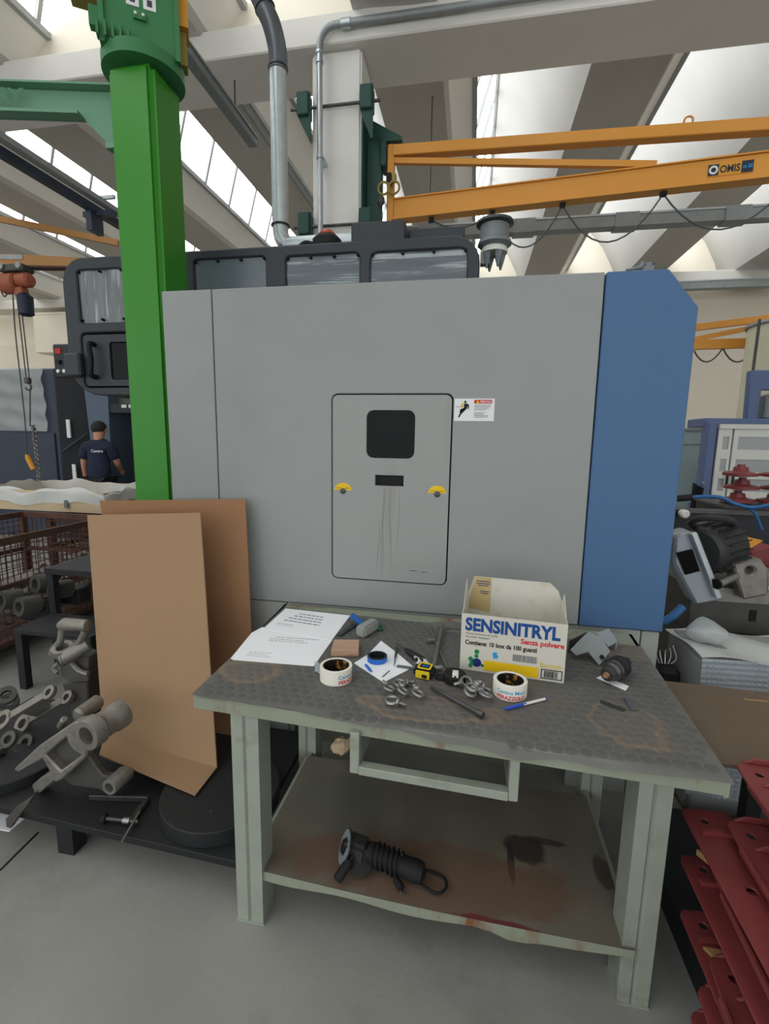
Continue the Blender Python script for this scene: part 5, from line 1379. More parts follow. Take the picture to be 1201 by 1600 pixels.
# ------------------------------------------------------------------ brown jib beam with chain hoist, far left
jb = thing('hoist_beam', 'brown steel hoist beam crossing above the left-hand machines', 'crane', (-5.2, 5.1, 3.6))
a_, b_ = V((-7.2, 4.9, 0)), V((-3.3, 5.45, 0)); dd = (b_ - a_).normalized(); LL = (b_ - a_).length
MB().plate([(0, 3.60), (LL, 3.55), (LL, 3.62), (0, 3.79)], [], a_ + V((0, .02, 0)), dd, (0, 0, 1), .03).build('web', 'crane_brown', jb)
MB().bar(a_ + V((0, 0, 3.59)), b_ + V((0, 0, 3.54)), .12, .02).build('lower_flange', 'rust', jb)
MB().plate([(1.5, 3.66), (1.85, 3.656), (1.85, 3.71), (1.5, 3.71)], [], a_ + V((0, -.012, 0)), dd, (0, 0, 1), .004).build('name_plate', 'galv_dull', jb)
tb2 = thing('tie_beam', 'thin brown tie beam high above the hoist beam on the left', 'crane', (-6, 7, 4.6))
MB().bar((-8.99, 7.5, 5.445), (-6.482, 8.2, 5.053), .08, .10).build('beam', 'crane_brown', tb2)
hs = thing('chain_hoist', 'orange electric chain hoist hanging from the brown beam', 'hoist', (-5.373, 5.05, 3.377))
hz = V((-5.376, 5.05, 3.356))
MB().box(hz.x - .18, hz.x + .16, 4.98, 5.14, 3.475, 3.555).build('trolley', 'steel_dark', hs, bevel=.01)
for x in (-.12, .12): MB().cyl((hz.x + x, 4.96, 3.53), (hz.x + x, 5.16, 3.53), .035, n=16).build('wheel', 'galv_dull', hs)
MB().tube([(hz.x, 5.05, 3.48), (hz.x, 5.05, 3.40)], .015, 8).build('suspension_hook', 'rust', hs)
MB().lathe((hz.x - .19, 5.05, hz.z), (1, 0, 0), [(.08, 0), (.115, .02), (.115, .20), (.09, .22)], 24).build('gear_case', 'hoist_orange', hs)
MB().lathe((hz.x + .02, 5.05, hz.z + .03), (1, 0, 0), [(.07, 0), (.082, .02), (.082, .15), (.06, .18)], 24).build('motor', 'hoist_orange', hs)
MB().box(hz.x + .0, hz.x + .11, 4.99, 5.10, hz.z - .16, hz.z - .05).build('chain_guide', 'hoist_orange', hs, bevel=.012)
MB().tube(smooth_path([(hz.x - .22, 5.05, 3.45), (hz.x - .24, 5.05, hz.z - .05), (hz.x - .20, 5.05, hz.z - .14), (hz.x - .15, 5.05, hz.z - .1)], 5), .008, 6).build('cable', 'cable_grey', hs)
cz = V((-5.288, 5.05, 3.116))
MB().lathe((cz.x, 5.05, cz.z - .13), (0, 0, 1), [(.05, 0), (.08, .02), (.085, .22), (.05, .26)], 20).build('chain_bag', 'navy', hs)
hk = V((-5.359, 5.05, 2.276)); xk = hk.x
for s_ in (-.02, .025): MB().cyl((xk + s_, 5.05, hk.z), (xk + s_ - .02, 5.05, hz.z - .1), .007, n=6).build('chain', 'steel_dark', hs)
MB().box(xk - .03, xk + .03, 5.02, 5.08, hk.z - .07, hk.z).build('hook_block', 'steel_dark', hs, bevel=.008)
MB().tube([(xk + .04 * math.sin(a) + .0, 5.05, hk.z - .11 + .04 * math.cos(a)) for a in [i * .42 for i in range(12)]], .011, 8).build('hook', 'steel_dark', hs)
pc = [(-5.397, 5, 3.235), (-5.416, 5, 2.788), (-5.405, 5, 2.119), (-5.404, 5, 1.659), (-5.427, 5, 1.307)]
MB().tube(smooth_path(pc, 4), .007, 6).build('pendant_cable', 'cable_grey', hs)
pp = V((-5.396, 5, 1.252))
MB().tube([pp + V((-.03, 0, .09)), pp + V((-.015, 0, .05)), pp + V((.05, 0, -.09))], [.018, .03, .028], 10).build('pendant', 'amber', hs, label='yellow pendant control')
ch = []
for i in range(26):
    p = lerp((-5.335, 5.05, 1.677), (-5.331, 5.05, 0.962), i / 25)
    ch.append(p)
sl = thing('lifting_chain', 'loose steel chain hanging under the hoist hook', 'chain', tuple(ch[-1]))
MB().cyl(V((-5.336, 5.05, 2.154)), V((-5.389, 5.05, 1.692)), .008, n=6).build('sling', 'steel_dark', sl)
MB().cyl(V((-5.341, 5.05, 1.708)), V((-5.345, 5.05, 1.504)), .022, n=8).build('shackle', 'steel_dark', sl)
for i, p in enumerate(ch):
    MB().torus(p, (1, 0, .2) if i % 2 else (0, 1, .2), .022, .007, 10, 5).build('chain_link', 'steel', sl)

# ------------------------------------------------------------------ machines at the far left
ml_ = thing('covered_machine', 'dark blue machine partly wrapped in clear plastic sheeting at the far left', 'machine', (-7, 6.8, 0))
MB().box(-8.6, -6.1, 6.2, 7.9, 0, 2.56).build('body', 'machine_navy', ml_, bevel=.02)
MB().add([(-6.1, 6.2, 0), (-6.1, 6.2, 2.56), (-5.75, 6.5, 2.50), (-5.75, 6.5, 0), (-6.1, 7.9, 0), (-6.1, 7.9, 2.56), (-5.75, 7.9, 2.5), (-5.75, 7.9, 0)], [(0, 1, 2, 3), (4, 5, 6, 7), (1, 5, 6, 2), (3, 2, 6, 7)]).build('side', 'machine_dark', ml_)
MB().box(-8.6, -6.18, 6.17, 6.2, .55, 1.62).build('lower_door', 'machine_navy', ml_, bevel=.01)
MB().box(-8.6, -6.2, 6.10, 6.2, .50, .56).build('ledge', 'machine_steel_blue', ml_)
MB().grid(40, 24, lambda u, v: (-8.6 + 2.33 * u + .012 * math.sin(v * 6), 6.165 - .02 * abs(math.sin(u * 19 + v * 6)) - .015 * math.sin(v * 23 + u * 8), 1.64 + .93 * v)).build('plastic_sheet', 'bag_film', ml_, angle=60)
for (x, z0, z1) in ((-6.02, 1.55, 1.82), (-5.98, .85, 1.15)):
    MB().box(x, x + .06, 6.24, 6.26, z0, z1).build('notice', 'white_sticker', ml_)
MB().bar((-6.05, 6.16, 1.35), (-5.8, 6.38, 1.62), .05, .01).build('bracket', 'machine_steel_blue', ml_)
m2 = thing('open_machine', 'dark open-fronted milling machine with a steel blue frame where the worker stands', 'machine', (-5.1, 7, 0))
MB().add([(-5.60, 6.3, 0), (-5.72, 6.3, 2.42), (-5.32, 6.3, 2.30), (-5.36, 6.3, 0), (-5.60, 7.2, 0), (-5.72, 7.2, 2.42), (-5.32, 7.2, 2.3), (-5.36, 7.2, 0)], [(0, 3, 2, 1), (4, 5, 6, 7), (0, 1, 5, 4), (1, 2, 6, 5), (2, 3, 7, 6)]).build('frame_post', 'machine_steel_blue', m2)
MB().box(-5.31, -3.6, 6.3, 6.5, 1.92, 2.06).build('header', 'machine_dark', m2, bevel=.01)
MB().box(-5.35, -3.6, 6.5, 7.2, 2.02, 2.4).build('upper_guard', 'machine_inside', m2)
MB().box(-5.31, -3.6, 6.74, 6.8, .86, 1.95).build('rear_guard', 'machine_inside', m2)
MB().box(-5.30, -3.6, 6.6, 7.1, 0, .85).build('table', 'machine_dark', m2, bevel=.02)
MB().box(-5.25, -3.6, 6.42, 6.6, .2, .70).build('apron', 'machine_navy', m2, bevel=.02)
MB().box(-4.72, -4.56, 6.52, 6.72, .86, 1.62).build('spindle_column', 'black_paint', m2, bevel=.02)
MB().lathe((-4.64, 6.6, 1.62), (0, 0, 1), [(.10, -.2), (.10, .06), (.06, .1)], 16).build('spindle_head', 'black_paint', m2)
MB().box(-4.9, -4.45, 6.50, 6.70, .86, 1.0).build('vice', 'steel_dark', m2, bevel=.01)
MB().box(-4.42, -4.3, 6.2, 6.32, 0, 1.78).build('frame_post', 'teal_screen', m2, bevel=.01)
MB().box(-4.5, -4.28, 6.15, 6.3, 1.75, 1.86).build('control_box', 'black_paint', m2, bevel=.01)
for x in (-5.1, -4.98, -4.75, -4.62, -4.45): MB().box(x, x + .08, 6.29, 6.30, 2.0, 2.045).build('label_plate', 'white_sticker', m2)
for x in (-4.7, -4.6, -4.5): MB().box(x, x + .07, 6.49, 6.5, 2.12, 2.19).build('label_plate', 'white_sticker', m2)
cp = thing('control_panel', 'small dark control panel with round buttons on an arm beside the dark cabin', 'control panel', (-3.25, 3.4, 2.05))
MB().box(-3.33, -3.17, 3.38, 3.46, 2.05, 2.31).build('case', 'machine_dark', cp, bevel=.01)
for x in (-3.285, -3.23): MB().cyl((x, 3.382, 2.10), (x, 3.368, 2.10), .014, n=12).build('button', 'white_sticker', cp)
MB().cyl((-3.27, 3.382, 2.17), (-3.27, 3.36, 2.17), .018, n=12).build('selector', 'rubber', cp)
MB().box(-3.30, -3.25, 3.374, 3.381, 2.235, 2.275).build('display', 'red_sticker', cp)
MB().bar((-3.17, 3.42, 2.2), (-2.826, 3.42, 2.2), .05, .05).build('arm', 'machine_dark', cp)
# pale box high on the far wall
wbx = thing('wall_duct', 'pale box duct on the far wall above the covered machine', 'duct', (-10, 12.8, 5))
MB().box(-13.0, -9.6, 12.6, 13.4, 4.0, 5.1).build('casing', 'wall_pale', wbx, bevel=.02)
MB().box(-13.02, -9.58, 12.58, 13.4, 5.08, 5.14).build('cover', 'wall_pale', wbx)

# ------------------------------------------------------------------ worker seen from behind
def skin(name, verts, edges, radii, m, parent, sub=2, label=None):
    me = bpy.data.meshes.new(name)
    me.from_pydata([V(v) for v in verts], edges, [])
    o = bpy.data.objects.new(name, me); COL.objects.link(o)
    md = o.modifiers.new('skin', 'SKIN'); md.use_smooth_shade = True; md.branch_smoothing = .6
    for i, sv in enumerate(me.skin_vertices[0].data):
        r = radii[i]; sv.radius = r if isinstance(r, tuple) else (r, r)
        sv.use_root = (i == 0)
    ms = o.modifiers.new('sub', 'SUBSURF'); ms.levels = sub; ms.render_levels = sub
    dg = bpy.context.evaluated_depsgraph_get()
    nm = bpy.data.meshes.new_from_object(o.evaluated_get(dg))
    bpy.data.objects.remove(o, do_unlink=True)
    nm.materials.clear(); nm.materials.append(MATS[m]); nm.name = name
    for p in nm.polygons: p.use_smooth = True
    ob = bpy.data.objects.new(name, nm); COL.objects.link(ob); ob.parent = parent
    if label: ob['label'] = label
    return ob
wk_ = thing('person', 'worker in a navy T-shirt and dark trousers seen from behind at the open machine', 'person', (-5.22, 5.92, 0))
# local coords: x right, y away from the camera, z up; body turned a little to the left
bv = [(0, 0, .98), (0, .0, 1.16), (0, .01, 1.34), (0, .02, 1.46), (-.01, .05, 1.53), (-.03, .09, 1.62), (-.035, .11, 1.71),      # 0-6 spine, neck, head
      (-.10, 0, .93), (-.105, .01, .50), (-.11, -.02, .09), (-.115, .12, .045),                                                  # 7-10 left leg
      (.10, 0, .93), (.105, .0, .50), (.11, -.03, .09), (.115, .11, .045),                                                       # 11-14 right leg
      (-.18, .01, 1.43), (-.24, .02, 1.20), (-.30, .12, .99), (-.315, .18, .93),                                                 # 15-18 left arm
      (.18, .01, 1.43), (.22, .08, 1.20), (.13, .28, 1.10), (.10, .35, 1.10)]                                                   # 19-22 right arm
be = [(0, 1), (1, 2), (2, 3), (3, 4), (4, 5), (5, 6), (0, 7), (7, 8), (8, 9), (9, 10), (0, 11), (11, 12), (12, 13), (13, 14), (3, 15), (15, 16), (16, 17), (17, 18), (3, 19), (19, 20), (20, 21), (21, 22)]
brd = [(.145, .10), (.135, .095), (.155, .105), (.12, .08), .055, .088, .075, .085, .058, .04, .035, .085, .058, .04, .035, .062, .045, .034, .03, .062, .045, .034, .03]
body = skin('body', bv, be, brd, 'skin', wk_)
for s_, base in ((-1, (-.315, .18, .93)), (1, (.10, .35, 1.10))):
    b0 = V(base)
    for i, (dx, ln) in enumerate(((-.026, .075), (-.009, .085), (.009, .08), (.026, .062))):
        p = b0 + V((dx, .01, -.02)); d = V((dx * .3, .35, -1)).normalized()
        skin('finger', [p, p + d * ln * .5, p + d * ln * .5 + V((0, .4, -.6)).normalized() * ln * .5], [(0, 1), (1, 2)], [.010, .009, .008], 'skin', body, 1)
    p = b0 + V((.03 * -s_, .0, 0)); skin('thumb', [p, p + V((.02 * -s_, .03, -.02)), p + V((.022 * -s_, .05, -.045))], [(0, 1), (1, 2)], [.012, .010, .009], 'skin', body, 1)
sv_ = [(0, 0, .90), (0, 0, 1.16), (0, .01, 1.34), (0, .02, 1.46), (-.17, .01, 1.445), (-.235, .018, 1.24), (.17, .01, 1.445), (.215, .06, 1.24), (-.008, .04, 1.535)]
skin('shirt', sv_, [(0, 1), (1, 2), (2, 3), (3, 4), (4, 5), (3, 6), (6, 7), (3, 8)], [(.185, .14), (.175, .13), (.195, .14), (.16, .125), .100, .075, .100, .075, .075], 'shirt_navy', wk_, label='navy T-shirt with small white print across the back')
tv_ = [(0, 0, 1.03), (-.10, 0, .93), (-.105, .01, .50), (-.11, -.02, .08), (.10, 0, .93), (.105, 0, .50), (.11, -.03, .08)]
skin('trousers', tv_, [(0, 1), (1, 2), (2, 3), (0, 4), (4, 5), (5, 6)], [(.165, .12), .105, .078, .068, .105, .078, .068], 'jeans_black', wk_)
for x in (-.113, .113):
    skin('shoe', [(x, -.07, .045), (x, .05, .045), (x, .16, .035)], [(0, 1), (1, 2)], [.05, .05, .04], 'black', wk_, 1)
hr = MB().sphere((-.034, .10, 1.70), .098, .108, .10, 20, 12)
for p in hr.v:
    if p.z < 1.66 and p.y > .06: p.y = .06
    if p.z < 1.62: p.z = 1.62
hm_ = hr.mesh('hair'); hm_.materials.append(MATS['hair']); ho = bpy.data.objects.new('hair', hm_); COL.objects.link(ho); ho.parent = wk_
for s_ in (-1, 1):
    em = MB().sphere((-.034 + s_ * .092, .115, 1.665), .014, .022, .032, 10, 6).mesh('ear'); em.materials.append(MATS['skin']); eo = bpy.data.objects.new('ear', em); COL.objects.link(eo); eo.parent = wk_
fc = MB().sphere((-.04, .205, 1.665), .016, .022, .025, 8, 6).mesh('nose'); fc.materials.append(MATS['skin']); fo = bpy.data.objects.new('nose', fc); COL.objects.link(fo); fo.parent = wk_
for s_ in (-1, 1):
    em = MB().sphere((-.038 + s_ * .035, .19, 1.695), .013, .01, .009, 8, 6).mesh('eye'); em.materials.append(MATS['white_sticker']); eo = bpy.data.objects.new('eye', em); COL.objects.link(eo); eo.parent = wk_
mo = MB().sphere((-.04, .19, 1.625), .025, .01, .007, 8, 6).mesh('mouth'); mo.materials.append(MATS['red_lamp']); eo = bpy.data.objects.new('mouth', mo); COL.objects.link(eo); eo.parent = wk_
tm = text_mb('Centro', .055, .001, .17).xf(frame((.0, -.150, 1.36), (1, 0, 0), (0, 0, 1))).mesh('print'); tm.materials.append(MATS['white_sticker']); to = bpy.data.objects.new('print', tm); COL.objects.link(to); to.parent = wk_
wk_.rotation_euler = (0, 0, .12)

# ------------------------------------------------------------------ right side: board, red plates
def pallet_board():
    t = thing('brown_board', 'brown fibreboard lying on the red stack right of the workbench', 'board', (1.0, 1.6, .68))
    MB().add([(x, y, z) for z in (.686, .70) for x, y in ((.66, 1.39), (1.75, 1.32), (1.75, 1.83), (.72, 1.868))], [(3, 2, 1, 0), (4, 5, 6, 7), (0, 1, 5, 4), (1, 2, 6, 5), (2, 3, 7, 6), (3, 0, 4, 7)]).build('panel', 'board_brown', t, bevel=.002)
    MB().box(1.0, 1.5, 1.775, 1.785, .70, .7008).build('chalk_line', 'wood_pale', t)
pallet_board()
# pressed red plate: outline with holes, two cross ribs at the far end, two curved stiffening ridges
def plate_mesh():
    L, W = .95, .55
    outer = [(.014, .004), (.0, -.012), (-.008, -.10), (-.018, -.30), (-.045, -L), (W, -L), (W, .03), (.08, .018)]
    holes = [circ(.042, -.042, .010, 14), circ(.075, -.25, .011, 14), (circ(.05, -.52, .011, 14)), circ(.30, -.16, .03, 16), circ(.30, -.55, .05, 18)]
    return outer, holes
ro, rh = plate_mesh()
rp_base = MB().plate(ro, rh, (0, 0, -.007), (1, 0, 0), (0, 1, 0), .007).mesh('plate', bevel=.002)
ribs = []
for y0, y1 in ((.0, .012), (-.095, -.083)):
    m = MB().add([(.022, y0, 0), (.55, y0, 0), (.55, y1, 0), (.022, y1, 0), (.05, y0 + .003, .016), (.55, y0 + .003, .022), (.55, y1 - .003, .022), (.05, y1 - .003, .016)], [(0, 3, 2, 1), (4, 5, 6, 7), (0, 1, 5, 4), (1, 2, 6, 5), (2, 3, 7, 6), (3, 0, 4, 7)])
    ribs.append(m.mesh('rib', bevel=.003))
ridge = MB().tube(smooth_path([(.02, -.20, .002), (.05, -.29, .010), (.10, -.36, .012), (.14, -.5, .012), (.16, -.7, .010), (.16, -.9, .004)], 5), .008, 8).mesh('ridge')
ridge2 = MB().tube(smooth_path([(.18, -.14, .002), (.22, -.22, .012), (.235, -.32, .012), (.24, -.45, .012), (.26, -.60, .004)], 5), .009, 8).mesh('ridge')
flange = MB().bar((-.012, -.10, .004), (-.048, -.94, .004), .010, .016).mesh('edge_flange', bevel=.002)
for q in ribs + [rp_base, ridge, ridge2, flange]: q.materials.append(MATS['red_oxide'])
RED = [((0.761, 1.363, 0.72), .72, .17, 'topmost red pressed plate, overlapping the brown board'), ((0.713, 1.28, 0.6), .60, .12, 'second red pressed plate from the top of the stack'),
       ((0.667, 1.243, 0.5), .50, .10, 'third red pressed plate from the top, with a wood chock behind it'), ((0.659, 1.148, 0.4), .40, .10, 'fourth red pressed plate from the top, hole near the picture edge'),
       ((0.639, 1.144, 0.32), .32, .08, 'fifth red pressed plate from the top of the stack'), ((0.617, 1.132, 0.24), .24, .06, 'sixth red pressed plate from the top, close to the floor'), ((0.609, 1.133, 0.16), .16, .05, 'lowest red pressed plate visible, beside the bench leg')]
for i, (p, z, rz, lb) in enumerate(RED):
    t = thing('pressed_plate', lb, 'plate', (p[0], p[1], z), 'stacked red pressed plates')
    t.rotation_euler = (0, 0, -.02 + (.02 if i % 2 else 0))
    child('plate', rp_base, t)
    for r in ribs: child('rib', r, t)
    child('ridge', ridge, t); child('ridge', ridge2, t); child('edge_flange', flange, t)
nar = MB().plate([(.0, .0), (-.01, -.02), (-.02, -.45), (.12, -.45), (.12, .01)], [circ(.04, -.04, .010, 12), circ(.05, -.25, .011, 12)], (0, 0, -.007), (1, 0, 0), (0, 1, 0), .007).mesh('plate', bevel=.002)
nrib = MB().bar((.01, -.09, .006), (.12, -.085, .006), .012, .014).mesh('rib'); 
for q in (nar, nrib): q.materials.append(MATS['red_oxide'])
for p, z, lb in (((0.645, 1.359, 0.56), .56, 'narrow red plate in the shade, highest beside the bench leg'), ((0.639, 1.323, 0.44), .44, 'narrow red plate in the shade, middle one beside the bench leg'), ((0.639, 1.287, 0.3), .30, 'narrow red plate in the shade, lowest beside the bench leg')):
    t = thing('pressed_plate', lb, 'plate', (p[0], p[1], z), 'stacked red pressed plates')
    child('plate', nar, t); child('rib', nrib, t)
for i, (p, z, lb) in enumerate((((0.659, 1.276, 0.5), .50, 'pale wood chock behind the third red plate'), ((0.669, 1.17, 0.4), .40, 'pale wood chock behind the fourth red plate'), ((0.645, 1.16, 0.32), .32, 'pale wood chock behind the fifth red plate'))):
    q = V(p)
    solo('wood_chock', MB().add([(q.x + .004, q.y + .02, z - .03), (q.x + .055, q.y + .02, z - .03), (q.x + .03, q.y - .02, z - .03), (q.x + .004, q.y + .02, z - .012), (q.x + .055, q.y + .02, z - .012), (q.x + .03, q.y - .02, z - .012)], [(0, 2, 1), (3, 4, 5), (0, 1, 4, 3), (1, 2, 5, 4), (2, 0, 3, 5)]), 'wood_pale', lb, 'chock')
# posts of the pallet that carries the stack
pl_ = thing('stack_pallet', 'dark steel pallet with corner posts carrying the red plates', 'pallet', (1.2, 1.3, 0))
MB().box(.72, 1.8, .45, 1.95, 0, .10).build('deck', 'black_paint', pl_)  # black deck carried left to stand for the shade on the floor
for x, y in ((1.05, 1.80), (1.7, 1.80), (1.72, 1.36)): MB().box(x, x + .05, y - .03, y + .02, .10, .684).build('post', 'black_paint', pl_)

# bubble-wrapped parcel
bp_ = thing('wrapped_parcel', 'parcel in bubble wrap standing behind the brown board', 'parcel', (1.2, 2.1, 0))
MB().box(.985, 1.8, 2.06, 2.42, 0, .71).build('carton', 'glass_grey', bp_, bevel=.02, seg=2)
wr = MB().grid(150, 90, lambda u, v: (.975 + .84 * u, 2.05 - .008 * (abs(math.sin(u * 120)) * abs(math.sin(v * 88))) - .012 * math.sin(u * 6 + v * 3), .10 + .625 * v))
wr.build('bubble_wrap', 'bubble', bp_, angle=60)
MB().grid(40, 20, lambda u, v: (.975 + .84 * u, 2.05 + .38 * v, .728 + .010 * math.sin(u * 14 + v * 5) - .02 * v)).build('wrap_top', 'bag_white', bp_, angle=60)
ps = MB().sphere((1.08, 2.26, .765), .075, .07, .055, 16, 10)
for p in ps.v: p += V((math.sin(p.y * 60), math.sin(p.z * 70), math.sin(p.x * 60))) * .008
solo('plastic_bag', ps, 'bag_film', 'crumpled clear plastic bag on top of the wrapped parcel', 'bag')

# ------------------------------------------------------------------ grey gear unit with motor on its slotted table
gt = thing('slotted_table', 'grey machine table with T-slots carrying the gear unit', 'machine', (1.9, 2.9, 0))
MB().box(1.16, 3.0, 2.64, 3.3, .62, .86).build('slab', 'cast_dark', gt, bevel=.01)
MB().box(1.16, 3.0, 2.62, 2.64, .80, .872).build('lip', 'cast_iron', gt)
for x in (1.45, 1.62, 1.79): MB().box(x, x + .03, 2.634, 2.65, .70, .76).build('slot', 'black', gt)
MB().box(1.25, 2.9, 2.7, 3.2, 0, .62).build('pedestal', 'cast_dark', gt)
gu = thing('gear_unit', 'grey gear unit with a black finned motor, right of the blue panel', 'motor', (1.3, 2.6, .8))
YG = 2.48
cor = [(0.996, 2.48, 1.155), (1.058, 2.48, 1.187), (1.095, 2.48, 1.16), (1.231, 2.48, 0.874), (1.22, 2.48, 0.841), (1.123, 2.48, 0.813), (1.001, 2.48, 1.02)]
MB().plate([(V(p).x, V(p).z) for p in cor], [], (0, YG + .12, 0), (1, 0, 0), (0, 0, 1), .12).build('housing', 'gear_grey', gu, bevel=.012)
MB().bar((1.062, 2.46, 1.181), (1.208, 2.46, 0.863), .03, .03, (0, 1, 0)).build('edge_trim', 'galv', gu, bevel=.006)
cor = [(1.005, 2.475, 1.074), (1.074, 2.475, 1.097), (1.119, 2.475, 0.991), (1.056, 2.475, 0.967)]
MB().plate([(V(p).x, V(p).z) for p in cor], [], (0, 2.478, 0), (1, 0, 0), (0, 0, 1), .006).build('display', 'black_glass', gu)
mc0 = V((1.208, 2.62, 1.071)); mc1 = V((1.38, 2.72, 1.1)); axm_ = (mc1 - mc0).normalized()
MB().lathe(mc0 - axm_ * .05, axm_, [(.10, 0), (.115, .02), (.115, .19), (.10, .21)], 28).build('motor', 'motor_dark', gu)
for i in range(18):
    a = 2 * PI * i / 18; t_ = axm_.orthogonal().normalized(); u_ = axm_.cross(t_); r = t_ * math.cos(a) + u_ * math.sin(a)
    MB().bar(mc0 + r * .122, mc0 + r * .122 + axm_ * .14, .006, .022, r).build('cooling_fin', 'motor_dark', gu)
MB().torus(V((1.214, 2.62, 1.205)), (.1, .5, 1), .09, .016, 24, 8).build('hand_wheel', 'motor_dark', gu)
MB().tube([V((1.191, 2.44, 0.942)), V((1.201, 2.44, 0.946)), V((1.304, 2.52, 0.965))], [.024, .018, .018], 14).build('shaft', 'steel', gu)
MB().cyl(V((1.175, 2.43, 0.941)), V((1.183, 2.435, 0.943)), .026, n=16).build('shaft_cap', 'black', gu)
cor = [(1.303, 2.56, 1.019), (1.421, 2.56, 1.052), (1.464, 2.56, 0.997), (1.48, 2.56, 0.867), (1.368, 2.56, 0.832), (1.327, 2.56, 0.938)]
MB().plate([(V(p).x, V(p).z) for p in cor], [circ(V((1.384, 2.56, 0.985)).x, V((1.384, 2.56, 0.985)).z, .02, 14)], (0, 2.66, 0), (1, 0, 0), (0, 0, 1), .10).build('bearing_block', 'cast_iron', gu, bevel=.01)
MB().box(1.42, 1.75, 2.66, 2.82, .862, .95).build('foot', 'cast_iron', gu, bevel=.01)
for i in range(4): MB().box(1.45 + i * .07, 1.47 + i * .07, 2.645, 2.66, .865, .885).build('chip', 'galv', gu)
MB().box(1.30, 1.42, 2.66, 2.80, .862, .90).build('base', 'cast_dark', gu)
# black scrap bin and hoses in the gap by the blue panel
bn = thing('scrap_bin', 'black bin in the gap between the blue panel and the wrapped parcel', 'bin', (.92, 2.35, 0))
MB().box(.86, .95, 2.14, 2.5, 0, .62).build('tub', 'black', bn, bevel=.02)
for i in range(5):
    a = V((.875 + i * .012, 2.2, .62)); MB().tube(smooth_path([a, a + V((-.02 + .012 * i, .02, .06 - .01 * i)), a + V((.02, .05, .02 + .012 * i))], 4), .004, 6).build('swarf_curl', 'steel', bn)
hb1 = thing('air_hose', 'blue air hose lying across the dark panel at the right', 'hose', (1.557, 3.5, 1.244))
MB().tube(smooth_path([(1.416, 3.5, 1.23), (1.524, 3.5, 1.252), (1.629, 3.45, 1.257), (1.704, 3.4, 1.22), (1.783, 3.35, 1.209), (1.867, 3.3, 1.244)], 5), .012, 8).build('hose', 'hose_blue', hb1)
MB().tube(smooth_path([(1.755, 3.38, 1.208), (1.812, 3.38, 1.161), (1.861, 3.38, 1.062)], 5), .009, 8).build('branch', 'hose_blue', hb1)
MB().cyl(V((1.392, 3.5, 1.234)), V((1.478, 3.5, 1.246)), .022, n=10).build('coupling', 'black', hb1)
hb2 = thing('cable_bundle', 'blue pipe end sticking out beside the blue panel low down', 'hose', (1.03, 2.5, 0.751))
MB().tube([V((0.992, 2.5, 0.708)), V((1.036, 2.5, 0.745)), V((1.081, 2.52, 0.789))], [.02, .02, .02], 10).build('pipe', 'hose_blue', hb2)
dp_ = thing('dark_guard', 'long dark steel guard panel behind the gear unit', 'panel', (2, 3.6, 0))
MB().box(1.36, 3.4, 3.55, 3.62, 0, 1.145).build('sheet', 'machine_dark', dp_)
MB().box(1.36, 3.4, 3.53, 3.64, 1.135, 1.155).build('rim', 'steel_dark', dp_)
for i, w in enumerate((.06, .07)): MB().box(1.55 + i * .10, 1.55 + i * .10 + w, 3.545, 3.55, 1.06, 1.085).build('print', 'ink_grey', dp_)
MB().lathe(V((1.434, 3.5, 1.134)), (0, -1, 0), [(.03, 0), (.03, .04), (.02, .05)], 16).build('cap', 'white_plastic', dp_)
# red castings piled behind the guard and next to the motor
def wheel(c, r, label, tilt=(0, 0, 1)):
    t = thing('red_casting', label, 'casting', c, 'red castings piled at the right')
    MB().lathe(c, tilt, [(r * .3, 0), (r, .01), (r, .03), (r * .45, .045), (r * .4, .075), (r * .15, .075)], 20).build('disc', 'red_oxide', t)
    MB().lathe(V(c) + V(tilt).normalized() * .075, tilt, [(r * .25, 0), (r * .22, .02)], 12).build('hub', 'red_oxide', t)
lb_w = ['behind the dark guard, left column, lowest', 'behind the dark guard, left column, middle', 'behind the dark guard, left column, top', 'behind the dark guard, right column, lowest', 'behind the dark guard, right column, middle', 'behind the dark guard, right column, top']
k_ = 0
for x in (2.03, 2.285):
    for j in range(3):
        z = 1.16 + j * .10
        wheel((x + .02 * (j % 2), 4.05, z), .115, 'red casting disc ' + lb_w[k_]); k_ += 1
sb = thing('steel_box', 'dark steel box under the red casting discs', 'box', (2.15, 4.05, 0))
MB().box(1.85, 2.5, 3.8, 4.3, 0, 1.155).build('box', 'machine_dark', sb, bevel=.01); MB().box(1.84, 2.51, 3.79, 4.31, 1.14, 1.156).build('lid', 'steel_dark', sb)
rb = thing('red_bracket', 'red casting lying behind the motor, partly on yellow packing', 'casting', (1.85, 3.1, .862))
cor = [(1.559, 2.95, 1.002), (1.669, 2.95, 1.052), (1.77, 2.95, 0.984), (1.784, 2.95, 0.874), (1.617, 2.95, 0.919)]
MB().plate([(V(p).x, V(p).z) for p in cor], [], (0, 3.10, 0), (1, 0, 0), (0, 0, 1), .15).build('body', 'red_oxide', rb, bevel=.02)
MB().box(1.55, 2.4, 2.98, 3.12, .862, .95).build('base', 'red_oxide', rb, bevel=.01)
cor = [(1.445, 2.9, 1.069), (1.506, 2.9, 1.098), (1.61, 2.9, 1.078), (1.552, 2.9, 1.031), (1.482, 2.9, 1.034)]
MB().plate([(V(p).x, V(p).z) for p in cor], [], (0, 2.93, 0), (1, 0, 0), (0, 0, 1), .03).build('packing', 'amber', rb)

